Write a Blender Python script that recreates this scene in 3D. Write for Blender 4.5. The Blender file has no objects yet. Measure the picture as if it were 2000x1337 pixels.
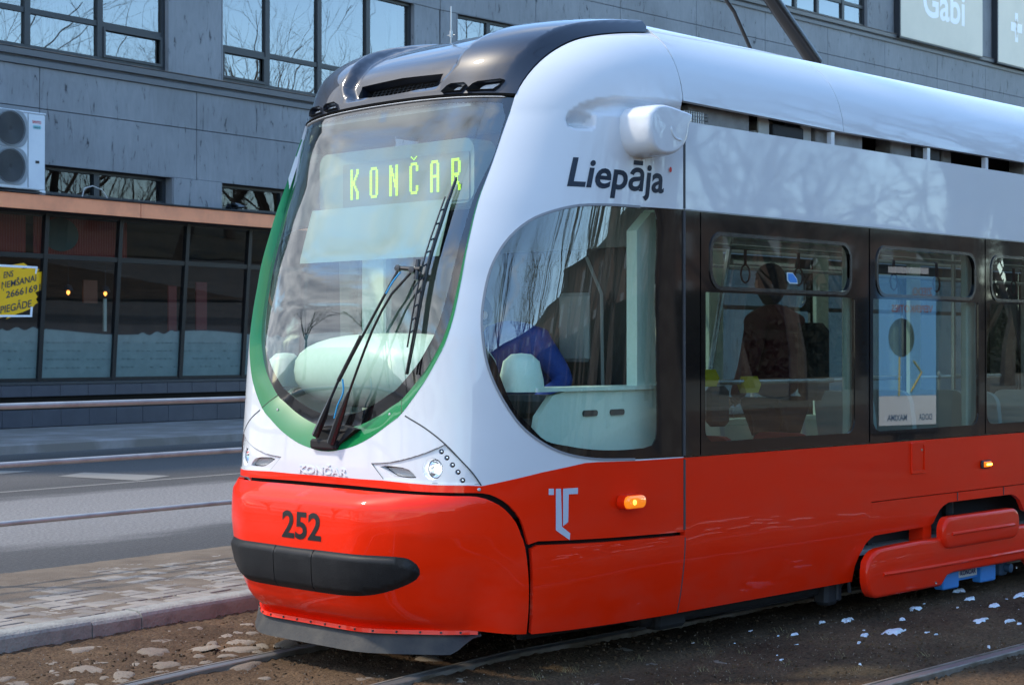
import bpy, bmesh, math, random
import numpy as np
from mathutils import Vector, Matrix
from mathutils.geometry import delaunay_2d_cdt
random.seed(7); rng = np.random.default_rng(7)
R = math.radians
scn = bpy.context.scene
col = scn.collection

# ------------------------------------------------------------------ camera
TH = R(44.0); PITCH = math.atan(13 / 3300.0)
cam_d = bpy.data.cameras.new("camera"); cam = bpy.data.objects.new("camera", cam_d); col.objects.link(cam)
cam_d.sensor_width = 36; cam_d.lens = 36 * 3300 / 2000.0; cam_d.clip_end = 2000; cam_d.clip_start = .1
cam.location = (0, 0, 1.6)
cam.rotation_euler = (math.pi / 2 + PITCH, 0, TH - math.pi / 2)
cam_d.dof.use_dof = True; cam_d.dof.focus_distance = 9.0; cam_d.dof.aperture_fstop = 9.0
scn.camera = cam
scn.view_settings.view_transform = 'Standard'; scn.view_settings.look = 'None'
scn.view_settings.gamma = 1; scn.view_settings.use_curve_mapping = False
scn.view_settings.exposure = 1.65

# ------------------------------------------------------------------ sky and sun
SUN = Vector((-.42, .44, .79)).normalized()
SUN_EL = math.asin(SUN.z); SUN_AZ = math.atan2(SUN.x, SUN.y)
world = bpy.data.worlds.new("World"); scn.world = world; world.use_nodes = True
nt = world.node_tree; nt.nodes.clear()
def wn(t, **k):
    n = nt.nodes.new(t)
    for a, b in k.items(): setattr(n, a, b)
    return n
out = wn('ShaderNodeOutputWorld'); bg = wn('ShaderNodeBackground'); bg.inputs[1].default_value = .15
sky = wn('ShaderNodeTexSky', sky_type='NISHITA', sun_disc=False); sky.sun_elevation = SUN_EL; sky.sun_rotation = SUN_AZ
sky.air_density = 1.0; sky.dust_density = .2; sky.ozone_density = 2.5
tc = wn('ShaderNodeTexCoord'); sep = wn('ShaderNodeSeparateXYZ')
nt.links.new(tc.outputs['Generated'], sep.inputs[0])
zz = wn('ShaderNodeMath', operation='MAXIMUM'); zz.inputs[1].default_value = 0.0; nt.links.new(sep.outputs[2], zz.inputs[0])
za = wn('ShaderNodeMath', operation='ADD'); za.inputs[1].default_value = .22; nt.links.new(zz.outputs[0], za.inputs[0])
dx = wn('ShaderNodeMath', operation='DIVIDE'); dy = wn('ShaderNodeMath', operation='DIVIDE')
nt.links.new(sep.outputs[0], dx.inputs[0]); nt.links.new(za.outputs[0], dx.inputs[1])
nt.links.new(sep.outputs[1], dy.inputs[0]); nt.links.new(za.outputs[0], dy.inputs[1])
cb = wn('ShaderNodeCombineXYZ'); nt.links.new(dx.outputs[0], cb.inputs[0]); nt.links.new(dy.outputs[0], cb.inputs[1])
n1 = wn('ShaderNodeTexNoise'); n1.inputs['Scale'].default_value = 1.25; n1.inputs['Detail'].default_value = 9; n1.inputs['Roughness'].default_value = .58
mpw = wn('ShaderNodeMapping'); mpw.inputs['Location'].default_value = (3.1, 1.7, 0); nt.links.new(cb.outputs[0], mpw.inputs[0]); nt.links.new(mpw.outputs[0], n1.inputs['Vector'])
rp = wn('ShaderNodeValToRGB'); rp.color_ramp.elements[0].position = .47; rp.color_ramp.elements[1].position = .62
dt = wn('ShaderNodeVectorMath', operation='DOT_PRODUCT'); dt.inputs[1].default_value = (-.62, .72, -.55); nt.links.new(tc.outputs['Generated'], dt.inputs[0])
bm_ = wn('ShaderNodeMath', operation='MULTIPLY_ADD'); bm_.inputs[1].default_value = .19; nt.links.new(dt.outputs['Value'], bm_.inputs[0]); nt.links.new(n1.outputs[0], bm_.inputs[2]); nt.links.new(bm_.outputs[0], rp.inputs[0])
n2 = wn('ShaderNodeTexNoise'); n2.inputs['Scale'].default_value = 3.1; n2.inputs['Detail'].default_value = 7
nt.links.new(cb.outputs[0], n2.inputs['Vector'])
cr = wn('ShaderNodeValToRGB'); cr.color_ramp.elements[0].position = .3; cr.color_ramp.elements[0].color = (1.7, 1.9, 2.3, 1)
cr.color_ramp.elements[1].position = .68; cr.color_ramp.elements[1].color = (4.6, 4.7, 4.9, 1)
nt.links.new(n2.outputs[0], cr.inputs[0])
mx = wn('ShaderNodeMix', data_type='RGBA'); nt.links.new(rp.outputs[0], mx.inputs[0])
sk2 = wn('ShaderNodeVectorMath', operation='MULTIPLY'); sk2.inputs[1].default_value = (.95, 1.025, 1.01); nt.links.new(sky.outputs[0], sk2.inputs[0]); nt.links.new(sk2.outputs[0], mx.inputs[6]); nt.links.new(cr.outputs[0], mx.inputs[7])
nt.links.new(mx.outputs[2], bg.inputs[0]); nt.links.new(bg.outputs[0], out.inputs[0])
sl = bpy.data.lights.new("sun", 'SUN'); sl.energy = 1.25; sl.angle = R(4); sl.color = (1, .88, .71)
so = bpy.data.objects.new("sun", sl); col.objects.link(so); so.rotation_euler = SUN.to_track_quat('Z', 'Y').to_euler(); so.location = (-20, 10, 30)

# ------------------------------------------------------------------ materials
MATS = {}
def mat(name, color, rough=.5, metal=0, coat=0, spec=.5, emit=None, estr=0, noise=None, bump=None, coatr=.03):
    """noise=(scale, second colour, low, high[, detail]); bump=(scale, strength)"""
    if name in MATS: return MATS[name]
    m = bpy.data.materials.new(name); m.use_nodes = True; t = m.node_tree; b = t.nodes['Principled BSDF']
    b.inputs['Base Color'].default_value = (*color, 1); b.inputs['Roughness'].default_value = rough
    b.inputs['Metallic'].default_value = metal; b.inputs['Specular IOR Level'].default_value = spec
    b.inputs['Coat Weight'].default_value = coat; b.inputs['Coat Roughness'].default_value = coatr
    if emit: b.inputs['Emission Color'].default_value = (*emit, 1); b.inputs['Emission Strength'].default_value = estr
    c = t.nodes.new('ShaderNodeTexCoord')
    if noise:
        n = t.nodes.new('ShaderNodeTexNoise'); n.inputs['Scale'].default_value = noise[0]
        n.inputs['Detail'].default_value = noise[4] if len(noise) > 4 else 6; n.inputs['Roughness'].default_value = .6
        t.links.new(c.outputs['Object'], n.inputs['Vector'])
        r = t.nodes.new('ShaderNodeValToRGB'); r.color_ramp.elements[0].position = noise[2]; r.color_ramp.elements[1].position = noise[3]
        r.color_ramp.elements[0].color = (*color, 1); r.color_ramp.elements[1].color = (*noise[1], 1)
        t.links.new(n.outputs[0], r.inputs[0]); t.links.new(r.outputs[0], b.inputs['Base Color'])
    if bump:
        n = t.nodes.new('ShaderNodeTexNoise'); n.inputs['Scale'].default_value = bump[0]; n.inputs['Detail'].default_value = 5
        t.links.new(c.outputs['Object'], n.inputs['Vector'])
        bp = t.nodes.new('ShaderNodeBump'); bp.inputs['Strength'].default_value = bump[1]; bp.inputs['Distance'].default_value = .01
        t.links.new(n.outputs[0], bp.inputs['Height']); t.links.new(bp.outputs[0], b.inputs['Normal'])
    MATS[name] = m; return m
def glass(name, tint=(.8, .9, .87), ior=1.7, rough=.0, add=0.0, wav=0):
    if name in MATS: return MATS[name]
    m = bpy.data.materials.new(name); m.use_nodes = True; t = m.node_tree; t.nodes.clear()
    o = t.nodes.new('ShaderNodeOutputMaterial'); mixn = t.nodes.new('ShaderNodeMixShader')
    tr = t.nodes.new('ShaderNodeBsdfTransparent'); tr.inputs[0].default_value = (*tint, 1)
    gl = t.nodes.new('ShaderNodeBsdfGlossy'); gl.inputs['Roughness'].default_value = rough; gl.inputs[0].default_value = (.95, .98, 1, 1)
    f = t.nodes.new('ShaderNodeFresnel'); ge = t.nodes.new('ShaderNodeNewGeometry'); mi_ = t.nodes.new('ShaderNodeMapRange'); mi_.inputs[3].default_value = ior; mi_.inputs[4].default_value = 1 / ior; t.links.new(ge.outputs['Backfacing'], mi_.inputs[0]); t.links.new(mi_.outputs[0], f.inputs[0])
    a = t.nodes.new('ShaderNodeMath'); a.operation = 'ADD'; a.use_clamp = True; a.inputs[1].default_value = add
    t.links.new(f.outputs[0], a.inputs[0]); t.links.new(a.outputs[0], mixn.inputs[0])
    if wav:
        c = t.nodes.new('ShaderNodeTexCoord'); n = t.nodes.new('ShaderNodeTexNoise'); n.inputs['Scale'].default_value = .9; n.inputs['Detail'].default_value = 1
        t.links.new(c.outputs['Object'], n.inputs['Vector'])
        bp = t.nodes.new('ShaderNodeBump'); bp.inputs['Strength'].default_value = wav; bp.inputs['Distance'].default_value = .02
        t.links.new(n.outputs[0], bp.inputs['Height']); t.links.new(bp.outputs[0], gl.inputs['Normal']); t.links.new(bp.outputs[0], f.inputs['Normal'])
    t.links.new(tr.outputs[0], mixn.inputs[1]); t.links.new(gl.outputs[0], mixn.inputs[2]); t.links.new(mixn.outputs[0], o.inputs[0])
    MATS[name] = m; return m
def paint(name, color, dirt=.12, dcol=(.35, .3, .27), low=.55, wavy=.07, ct=.85, sp=.25, ctr=.02):
    """glossy coach paint: faint dust, slight orange-peel waviness"""
    m = mat(name, color, rough=.35, coat=ct, spec=sp, coatr=ctr)
    t = m.node_tree; b = t.nodes['Principled BSDF']
    c = t.nodes.new('ShaderNodeTexCoord'); mp = t.nodes.new('ShaderNodeMapping'); mp.inputs['Scale'].default_value = (1, 1, 2.2)
    t.links.new(c.outputs['Object'], mp.inputs[0])
    n = t.nodes.new('ShaderNodeTexNoise'); n.inputs['Scale'].default_value = 2.5; n.inputs['Detail'].default_value = 9; n.inputs['Roughness'].default_value = .65
    t.links.new(mp.outputs[0], n.inputs['Vector'])
    s = t.nodes.new('ShaderNodeSeparateXYZ'); t.links.new(c.outputs['Object'], s.inputs[0])
    g = t.nodes.new('ShaderNodeMapRange'); g.inputs[1].default_value = .2; g.inputs[2].default_value = low + .5; g.inputs[3].default_value = 1; g.inputs[4].default_value = .18
    t.links.new(s.outputs[2], g.inputs[0])
    r = t.nodes.new('ShaderNodeMapRange'); r.inputs[1].default_value = .42; r.inputs[2].default_value = .72; r.inputs[3].default_value = 0; r.inputs[4].default_value = dirt
    t.links.new(n.outputs[0], r.inputs[0])
    mu = t.nodes.new('ShaderNodeMath'); mu.operation = 'MULTIPLY'; t.links.new(g.outputs[0], mu.inputs[0]); t.links.new(r.outputs[0], mu.inputs[1])
    mxx = t.nodes.new('ShaderNodeMix'); mxx.data_type = 'RGBA'; mxx.inputs[6].default_value = (*color, 1); mxx.inputs[7].default_value = (*dcol, 1)
    t.links.new(mu.outputs[0], mxx.inputs[0]); t.links.new(mxx.outputs[2], b.inputs['Base Color'])
    n3 = t.nodes.new('ShaderNodeTexNoise'); n3.inputs['Scale'].default_value = 1.3; n3.inputs['Detail'].default_value = 2
    t.links.new(c.outputs['Object'], n3.inputs['Vector'])
    bp = t.nodes.new('ShaderNodeBump'); bp.inputs['Strength'].default_value = wavy; bp.inputs['Distance'].default_value = .06
    t.links.new(n3.outputs[0], bp.inputs['Height']); t.links.new(bp.outputs[0], b.inputs['Coat Normal'])
    return m
WHITE = paint('tram_white_paint', (.655, .68, .71), .12, low=.2, wavy=.035, ctr=.03)
RED = paint('tram_red_paint', (.90, .020, .0), .16, (.50, .14, .10), ct=.45, sp=.10)
GREEN = paint('tram_green_paint', (.0, .17, .045), .04, ct=.6)
COWL = paint('roof_cowl_dark_paint', (.012, .016, .028), .05, (.2, .2, .2))
BLACKG = mat('black_glazing', (.006, .006, .007), .06, coat=1, spec=.6)
RUB = mat('black_rubber', (.018, .018, .02), .55, noise=(14, (.05, .048, .045), .45, .75))
SKIRT = mat('dusty_rubber_skirt', (.022, .024, .027), .7, noise=(7, (.06, .057, .05), .4, .75), bump=(60, .2))
BUMPM = mat('bumper_black_plastic', (.006, .0065, .008), .5, spec=.3, noise=(9, (.013, .013, .014), .4, .7), bump=(160, .12))
DARK = mat('dark_metal', (.02, .021, .024), .6)
VDARK = mat('underbody_black', (.008, .008, .009), .8)
GR_SHOP = mat('shop_frame_black', (.007, .008, .010), .4)
STEEL = mat('brushed_steel', (.45, .45, .44), .3, metal=1)
POLE = mat('handrail_steel', (.75, .76, .76), .25, metal=1)
MINT = mat('pale_mint_plastic', (.58, .71, .62), .45, noise=(40, (.61, .73, .65), .4, .6))
GREYP = mat('grey_plastic', (.26, .275, .28), .5)
LENS = mat('headlamp_chrome', (.85, .87, .9), .12, metal=1)
GLW = glass('windscreen_glass', (.90, .985, .93), 1.6, add=.085)
GLS = glass('side_glass', (.88, .985, .95), 1.7, add=.085)
GLB = glass('facade_glass', (.35, .42, .45), 1.9, add=.13, wav=.16)
GLX = glass('passenger_glass', (.54, .65, .62), 1.65, add=.10)
GLP = glass('shop_glass', (.80, .84, .85), 1.5, add=.01, wav=.05)
GLL = glass('lamp_glass', (.96, .97, .98), 1.45)
SHADEM = mat('sunblind_fabric', (.16, .245, .24), .7)
CUSH = mat('red_seat_fabric', (.35, .02, .02), .85, bump=(90, .3))

# ------------------------------------------------------------------ object helpers
def link(o, parent=None):
    col.objects.link(o)
    if parent is not None: o.parent = parent
    return o
def tag(o, label=None, cat=None, group=None, kind=None):
    if label: o['label'] = label
    if cat: o['category'] = cat
    if group: o['group'] = group
    if kind: o['kind'] = kind
    return o
def empty(name, loc, label, cat, group=None, rz=0):
    o = bpy.data.objects.new(name, None); link(o); o.location = loc; o.rotation_euler.z = rz
    return tag(o, label, cat, group)
def mk(name, V, Fc, m, parent=None, smooth=False, mats=None, fm=None):
    me = bpy.data.meshes.new(name); me.from_pydata([tuple(map(float, v)) for v in V], [], Fc)
    for mm in (mats or [m]): me.materials.append(mm)
    if fm: me.polygons.foreach_set('material_index', fm)
    if smooth: me.polygons.foreach_set('use_smooth', [True] * len(me.polygons))
    me.update()
    return link(bpy.data.objects.new(name, me), parent)
class MB:
    """collects simple solids into one mesh"""
    def __init__(s): s.v = []; s.f = []
    def add(s, V, Fc):
        b = len(s.v); s.v += [tuple(v) for v in V]; s.f += [tuple(i + b for i in f) for f in Fc]; return s
    def box(s, c, d, rz=0, bev=0):
        x, y, z = d[0] / 2, d[1] / 2, d[2] / 2; cs, sn = math.cos(rz), math.sin(rz); V = []
        if bev <= 0:
            for k in (-z, z):
                for (i, j) in ((-x, -y), (x, -y), (x, y), (-x, y)): V.append((c[0] + i * cs - j * sn, c[1] + i * sn + j * cs, c[2] + k))
            return s.add(V, [(0, 3, 2, 1), (4, 5, 6, 7), (0, 1, 5, 4), (1, 2, 6, 5), (2, 3, 7, 6), (3, 0, 4, 7)])
        b = bev; rings = []
        for (k, ins) in ((-z, b), (-z + b, 0), (z - b, 0), (z, b)):
            ring = []
            for (i, j, u, w) in ((-1, -1, b, 0), (1, -1, -b, 0), (1, -1, 0, b), (1, 1, 0, -b), (1, 1, -b, 0), (-1, 1, b, 0), (-1, 1, 0, -b), (-1, -1, 0, b)):
                X = i * x + u - i * ins * .6; Y = j * y + w - j * ins * .6
                ring.append((c[0] + X * cs - Y * sn, c[1] + X * sn + Y * cs, c[2] + k))
            rings.append(ring)
        V = sum(rings, []); n = 8; Fc = [tuple(range(n - 1, -1, -1)), tuple(range(3 * n, 4 * n))]
        for r in range(3):
            for i in range(n): Fc.append((r * n + i, r * n + (i + 1) % n, (r + 1) * n + (i + 1) % n, (r + 1) * n + i))
        return s.add(V, Fc)
    def tube(s, pts, r, n=8, cap=True):
        pts = [Vector(p) for p in pts]; rs = r if isinstance(r, (list, tuple)) else [r] * len(pts)
        V = []; up = None
        for i, p in enumerate(pts):
            t = (pts[min(i + 1, len(pts) - 1)] - pts[max(i - 1, 0)]).normalized()
            if up is None: up = Vector((0, 0, 1)) if abs(t.z) < .9 else Vector((1, 0, 0))
            a = t.cross(up).normalized(); b = a.cross(t).normalized(); up = b
            for k in range(n):
                an = 2 * math.pi * k / n; V.append(p + (a * math.cos(an) + b * math.sin(an)) * rs[i])
        Fc = []
        for i in range(len(pts) - 1):
            for k in range(n): Fc.append((i * n + k, i * n + (k + 1) % n, (i + 1) * n + (k + 1) % n, (i + 1) * n + k))
        if cap: Fc += [tuple(range(n - 1, -1, -1)), tuple(range((len(pts) - 1) * n, len(pts) * n))]
        return s.add(V, Fc)
    def prism(s, poly, fn, d0, d1):
        """poly of 2D points, fn(u,v,d)->3D, between depths d0 and d1"""
        n = len(poly); V = [fn(u, v, d0) for u, v in poly] + [fn(u, v, d1) for u, v in poly]
        return s.add(V, [tuple(range(n)), tuple(range(2 * n - 1, n - 1, -1))] + [(i, i + n, (i + 1) % n + n, (i + 1) % n) for i in range(n)])
    def lathe(s, prof, o, ax, n=24):
        """prof = [(r, h)], axis ax from o"""
        ax = Vector(ax).normalized(); u = Vector((0, 0, 1)) if abs(ax.z) < .9 else Vector((1, 0, 0)); a = ax.cross(u).normalized(); b = ax.cross(a)
        V = []; o = Vector(o)
        for r, h in prof:
            for k in range(n):
                an = 2 * math.pi * k / n; V.append(o + ax * h + (a * math.cos(an) + b * math.sin(an)) * max(r, 1e-4))
        Fc = [(i * n + k, i * n + (k + 1) % n, (i + 1) * n + (k + 1) % n, (i + 1) * n + k) for i in range(len(prof) - 1) for k in range(n)]
        return s.add(V, Fc)
    def build(s, name, m, parent=None, smooth=False):
        o = mk(name, s.v, s.f, m, parent, False)
        bm = bmesh.new(); bm.from_mesh(o.data); bmesh.ops.recalc_face_normals(bm, faces=bm.faces); bm.to_mesh(o.data); bm.free()
        if smooth:
            o.data.polygons.foreach_set('use_smooth', [True] * len(o.data.polygons)); o.data.set_sharp_from_angle(angle=R(40))
        return o
def rrect(x0, x1, z0, z1, r, n=6):
    rr = r if isinstance(r, (list, tuple)) else [r] * 4; P_ = []
    for (cx, cz, a0, q) in ((x1 - rr[0], z1 - rr[0], 0, rr[0]), (x0 + rr[1], z1 - rr[1], 90, rr[1]), (x0 + rr[2], z0 + rr[2], 180, rr[2]), (x1 - rr[3], z0 + rr[3], 270, rr[3])):
        for k in range(n + 1):
            a = R(a0 + 90 * k / n); P_.append((cx + q * math.cos(a), cz + q * math.sin(a)))
    return P_

# ------------------------------------------------------------------ tram body surface (side profile x plan outline)
YC = 6.68
def pchip(X, Y):
    X = np.array(X, float); Y = np.array(Y, float); h = np.diff(X); d = np.diff(Y) / h
    m = np.zeros_like(X); m[0] = d[0]; m[-1] = d[-1]
    for i in range(1, len(X) - 1):
        if d[i - 1] * d[i] > 0:
            w1 = 2 * h[i] + h[i - 1]; w2 = h[i] + 2 * h[i - 1]; m[i] = (w1 + w2) / (w1 / d[i - 1] + w2 / d[i])
    def f(x):
        x = np.clip(x, X[0], X[-1]); i = np.clip(np.searchsorted(X, x) - 1, 0, len(X) - 2); t = (x - X[i]) / h[i]
        return (2*t**3-3*t**2+1)*Y[i] + (t**3-2*t**2+t)*h[i]*m[i] + (-2*t**3+3*t**2)*Y[i+1] + (t**3-t**2)*h[i]*m[i+1]
    return f
X0 = pchip([.2,.9,1.02,1.11,1.29,1.45,1.65,1.8,1.975,2.306,2.525,2.85,3.0,3.1,3.21,3.372,3.512,3.75],
           [5.52,5.535,5.54,5.545,5.552,5.55,5.549,5.553,5.575,5.687,5.79,5.948,6.04,6.13,6.26,6.6,7.05,7.9])
DD = pchip([.2,2.0,2.88,3.21,3.37,3.75], [1.5,1.45,1.1,.9,.8,.8])
def ZP(p):
    p = np.asarray(p, float); q = np.clip((p - 2.8) / .95, 0, 1) * math.pi / 2
    return np.where(p < 2.8, p, 2.8 + .6 * np.sin(q) ** (2 / 2.3))
def WP(p):
    p = np.asarray(p, float); q = np.clip((p - 2.8) / .95, 0, 1) * math.pi / 2
    w = 1.15 - .6 * (1 - np.cos(q) ** (2 / 2.3)); k = np.clip((.6 - p) / .4, 0, None)
    return np.where(p < .6, 1.15 - .055 * k ** 1.7, w)
AE = 2.15
def _tab(m, n):
    ph = np.linspace(0, math.pi / 2, 6001); cx = np.cos(ph) ** (2 / n); cv = np.sin(ph) ** (2 / m)
    s = np.concatenate([[0], np.cumsum(np.hypot(np.diff(cx) * 1.35, np.diff(cv) * 1.15))]); s *= AE / s[-1]
    g = np.linspace(0, AE, 1201); return g, np.interp(g, s, cx), np.interp(g, s, cv)
G_, CX1, CV1 = _tab(5.2, 3.0); _, CX2, CV2 = _tab(3.4, 3.0)
BL = pchip([.9,1.2,1.6,2.0,3.75], [0,.12,.5,1,1])
def P(a, p):
    a = np.asarray(a, float); p = np.asarray(p, float); a_ = np.minimum(np.abs(a), AE); b = BL(p)
    cx = np.interp(a_, G_, CX1) * (1 - b) + np.interp(a_, G_, CX2) * b; cv = np.interp(a_, G_, CV1) * (1 - b) + np.interp(a_, G_, CV2) * b
    return np.stack([X0(p) + DD(p) * (1 - cx) + np.clip(np.abs(a) - AE, 0, None), YC - np.sign(a) * WP(p) * cv, ZP(p)], -1)
def PS(x, p):   # straight side behind the cab; near side
    x = np.asarray(x, float); p = np.asarray(p, float)
    return np.stack([x, YC - WP(p) + 0 * x, ZP(p) + 0 * x], -1)
def nrm(fn, a, p, e=2e-3):
    q = fn(a, p); n = np.cross(fn(a + e, p) - fn(a - e, p), fn(a, p + e) - fn(a, p - e)); n /= np.maximum(np.linalg.norm(n, axis=-1, keepdims=True), 1e-12)
    c = np.stack([np.maximum(7.2, q[..., 0]), 0 * q[..., 1] + YC, np.clip(q[..., 2], 1.0, 2.6)], -1)
    return n * np.where(((q - c) * n).sum(-1, keepdims=True) < 0, -1, 1)
def inpoly(poly, pts):
    x, y = pts[:, 0], pts[:, 1]; ins = np.zeros(len(pts), bool); n = len(poly)
    for i in range(n):
        x1, y1 = poly[i]; x2, y2 = poly[(i + 1) % n]
        c = ((y1 > y) != (y2 > y)) & (x < (x2 - x1) * (y - y1) / ((y2 - y1) or 1e-12) + x1); ins ^= c
    return ins
def dpoly(poly, pts, closed=True):
    d = np.full(len(pts), 9.); n = len(poly)
    for i in range(n if closed else n - 1):
        a = np.array(poly[i]); b = np.array(poly[(i + 1) % n]); ab = b - a; L = max((ab ** 2).sum(), 1e-12)
        t = np.clip(((pts - a) @ ab) / L, 0, 1); d = np.minimum(d, np.hypot(*(pts - a - t[:, None] * ab).T))
    return d
def smooth_line(pts, step=.02):
    """Catmull-Rom resample of an open polyline"""
    P_ = [np.array(p, float) for p in pts]; P_ = [2 * P_[0] - P_[1]] + P_ + [2 * P_[-1] - P_[-2]]; o = []
    for i in range(1, len(P_) - 2):
        n = max(1, int(np.hypot(*(P_[i + 1] - P_[i])[:2]) / step))
        for k in range(n):
            t = k / n; a, b, c, d = P_[i - 1:i + 3]
            o.append(tuple(.5 * (2 * b + (c - a) * t + (2 * a - 5 * b + 4 * c - d) * t * t + (3 * b - a - 3 * c + d) * t ** 3)))
    o.append(tuple(P_[-2])); return o
def dens(poly, step=.03, closed=True):
    o = []; n = len(poly)
    for i in range(n if closed else n - 1):
        a, b = poly[i], poly[(i + 1) % n]; k = max(1, int(math.hypot(b[0] - a[0], b[1] - a[1]) / step))
        o += [(a[0] + (b[0] - a[0]) * j / k, a[1] + (b[1] - a[1]) * j / k) for j in range(k)]
    if not closed: o.append(poly[-1])
    return o
def triang(polys, grid=.045, fine=None, step=.03):
    loops = [dens(q, step) for q in polys]; V = []; Ed = []
    for L in loops:
        b = len(V); V += L; Ed += [(b + i, b + (i + 1) % len(L)) for i in range(len(L))]
    A = np.array(V); x0, y0 = A.min(0); x1, y1 = A.max(0)
    gx, gy = np.meshgrid(np.arange(x0, x1, grid), np.arange(y0, y1, grid)); g = np.stack([gx.ravel(), gy.ravel()], 1)
    g[:, 0] += (np.round((g[:, 1] - y0) / grid) % 2) * grid * .5
    dm = np.full(len(g), 9.)
    for L in loops: dm = np.minimum(dm, dpoly(L, g))
    g = g[dm > grid * .5]
    if fine:
        bx, gs = fine; fx, fy = np.meshgrid(np.arange(bx[0], bx[1], gs), np.arange(bx[2], bx[3], gs)); f = np.stack([fx.ravel(), fy.ravel()], 1)
        dm = np.full(len(f), 9.)
        for L in loops: dm = np.minimum(dm, dpoly(L, f))
        f = f[dm > gs * .5]; g = g[~((g[:, 0] > bx[0]) & (g[:, 0] < bx[1]) & (g[:, 1] > bx[2]) & (g[:, 1] < bx[3]))]; g = np.concatenate([g, f])
    V += [tuple(q) for q in g]
    vo, eo, fo, _, _, _ = delaunay_2d_cdt([Vector(v) for v in V], Ed, [], 0, 1e-6)
    vo = np.array([tuple(v) for v in vo]); fo = np.array([tuple(f) for f in fo if len(f) == 3])
    return vo, fo, vo[fo].mean(1)
def patch(name, vo, tris, m, parent, fn=P, off=0.0, thick=.02, disp=None, mirror=False, flip_y=False):
    """surface part from parameter triangles, with real edge thickness and exact normals"""
    used = np.unique(tris); rem = -np.ones(len(vo), int); rem[used] = np.arange(len(used)); uv = vo[used]; T = rem[tris]
    if mirror:
        keep = np.abs(uv[:, 0]) < 1e-5; mi = np.arange(len(uv)) + len(uv); mi[keep] = np.where(keep)[0]
        uv = np.concatenate([uv, uv * [-1, 1]]); T = np.concatenate([T, mi[T]]); us = np.unique(T); rm = -np.ones(len(uv), int); rm[us] = np.arange(len(us)); uv = uv[us]; T = rm[T]
    if disp is None: f2 = fn
    else: f2 = lambda a, p: fn(a, p) + nrm(fn, a, p) * np.asarray(disp(a, p))[..., None]
    pos = f2(uv[:, 0], uv[:, 1]); N = nrm(f2, uv[:, 0], uv[:, 1]); pos = pos + N * off
    gn = np.cross(pos[T[:, 1]] - pos[T[:, 0]], pos[T[:, 2]] - pos[T[:, 0]]); bad = (gn * N[T].mean(1)).sum(1) < 0; T[bad] = T[bad][:, ::-1]
    E = {}
    for t in T:
        for i in range(3):
            a, b = int(t[i]), int(t[(i + 1) % 3])
            if (b, a) in E: del E[(b, a)]
            else: E[(a, b)] = 1
    V = [tuple(q) for q in pos]; Fc = [tuple(int(i) for i in t) for t in T]; LN = [tuple(N[i]) for t in T for i in t]
    if thick:
        bi = {}
        for (a, b) in E:
            for k in (a, b):
                if k not in bi: bi[k] = len(V); V.append(tuple(pos[k] - N[k] * thick))
            Fc.append((b, a, bi[a], bi[b]))
            w = np.cross(pos[a] - pos[b], -N[a]); w = w / max(np.linalg.norm(w), 1e-9); LN += [tuple(w)] * 4
    if flip_y:
        V = [(x, 2 * YC - y, z) for x, y, z in V]; Fc = [f[::-1] for f in Fc]
        nl = []; k = 0
        for f in Fc: nl += [(n[0], -n[1], n[2]) for n in LN[k:k + len(f)]][::-1]; k += len(f)
        LN = nl
    me = bpy.data.meshes.new(name); me.from_pydata(V, [], Fc); me.materials.append(m)
    me.polygons.foreach_set('use_smooth', [True] * len(me.polygons)); me.update(); me.normals_split_custom_set(LN)
    return link(bpy.data.objects.new(name, me), parent)
def ribbon(name, line, w, m, parent, fn=P, off=.001, mirror=False, closed=False):
    """narrow joint gasket following a line on the surface; returns object(s)"""
    res = []
    for sg in ((1, -1) if mirror else (1,)):
        L = np.array(line, float); L[:, 0] *= sg; n = len(L); t = np.roll(L, -1, 0) - np.roll(L, 1, 0)
        if not closed: t[0] = L[1] - L[0]; t[-1] = L[-1] - L[-2]
        q = fn(L[:, 0], L[:, 1]); N = nrm(fn, L[:, 0], L[:, 1]); T = np.roll(q, -1, 0) - np.roll(q, 1, 0)
        if not closed: T[0] = q[1] - q[0]; T[-1] = q[-1] - q[-2]
        T /= np.linalg.norm(T, axis=1, keepdims=True); S = np.cross(T, N)
        A = q + S * w / 2 + N * off; B = q - S * w / 2 + N * off; A2 = q + S * w / 2 - N * .004; B2 = q - S * w / 2 - N * .004
        V = np.concatenate([A, B, A2, B2]); Fc = []
        for i in range(n if closed else n - 1):
            j = (i + 1) % n; Fc += [(i, j, n + j, n + i), (2 * n + i, 2 * n + j, j, i), (n + i, n + j, 3 * n + j, 3 * n + i)]
        b = MB(); b.add(V, Fc); res.append(b.build(name, m, parent))
    return res
def at(a, p, off=0.0, fn=P):
    a = float(a); p = float(p); q = fn(np.array([a]), np.array([p]))[0] + nrm(fn, np.array([a]), np.array([p]))[0] * off; return Vector(q)
def nat(a, p, fn=P): return Vector(nrm(fn, np.array([float(a)]), np.array([float(p)]))[0])
def text2d(s, bold=0.0, space=1.0, shear=0.0):
    cu = bpy.data.curves.new('lettering', 'FONT'); cu.body = s; cu.size = 1; cu.offset = bold; cu.space_character = space; cu.shear = shear; cu.resolution_u = 4
    o = bpy.data.objects.new('lettering', cu); col.objects.link(o); dg = bpy.context.evaluated_depsgraph_get()
    me = bpy.data.meshes.new_from_object(o.evaluated_get(dg)); bm = bmesh.new(); bm.from_mesh(me); bmesh.ops.remove_doubles(bm, verts=bm.verts, dist=1e-5); bmesh.ops.triangulate(bm, faces=bm.faces)
    V = np.array([tuple(v.co) for v in bm.verts]); Fc = [tuple(v.index for v in f.verts) for f in bm.faces]; bm.free()
    bpy.data.objects.remove(o); bpy.data.curves.remove(cu); bpy.data.meshes.remove(me)
    return V[:, :2], Fc
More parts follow.
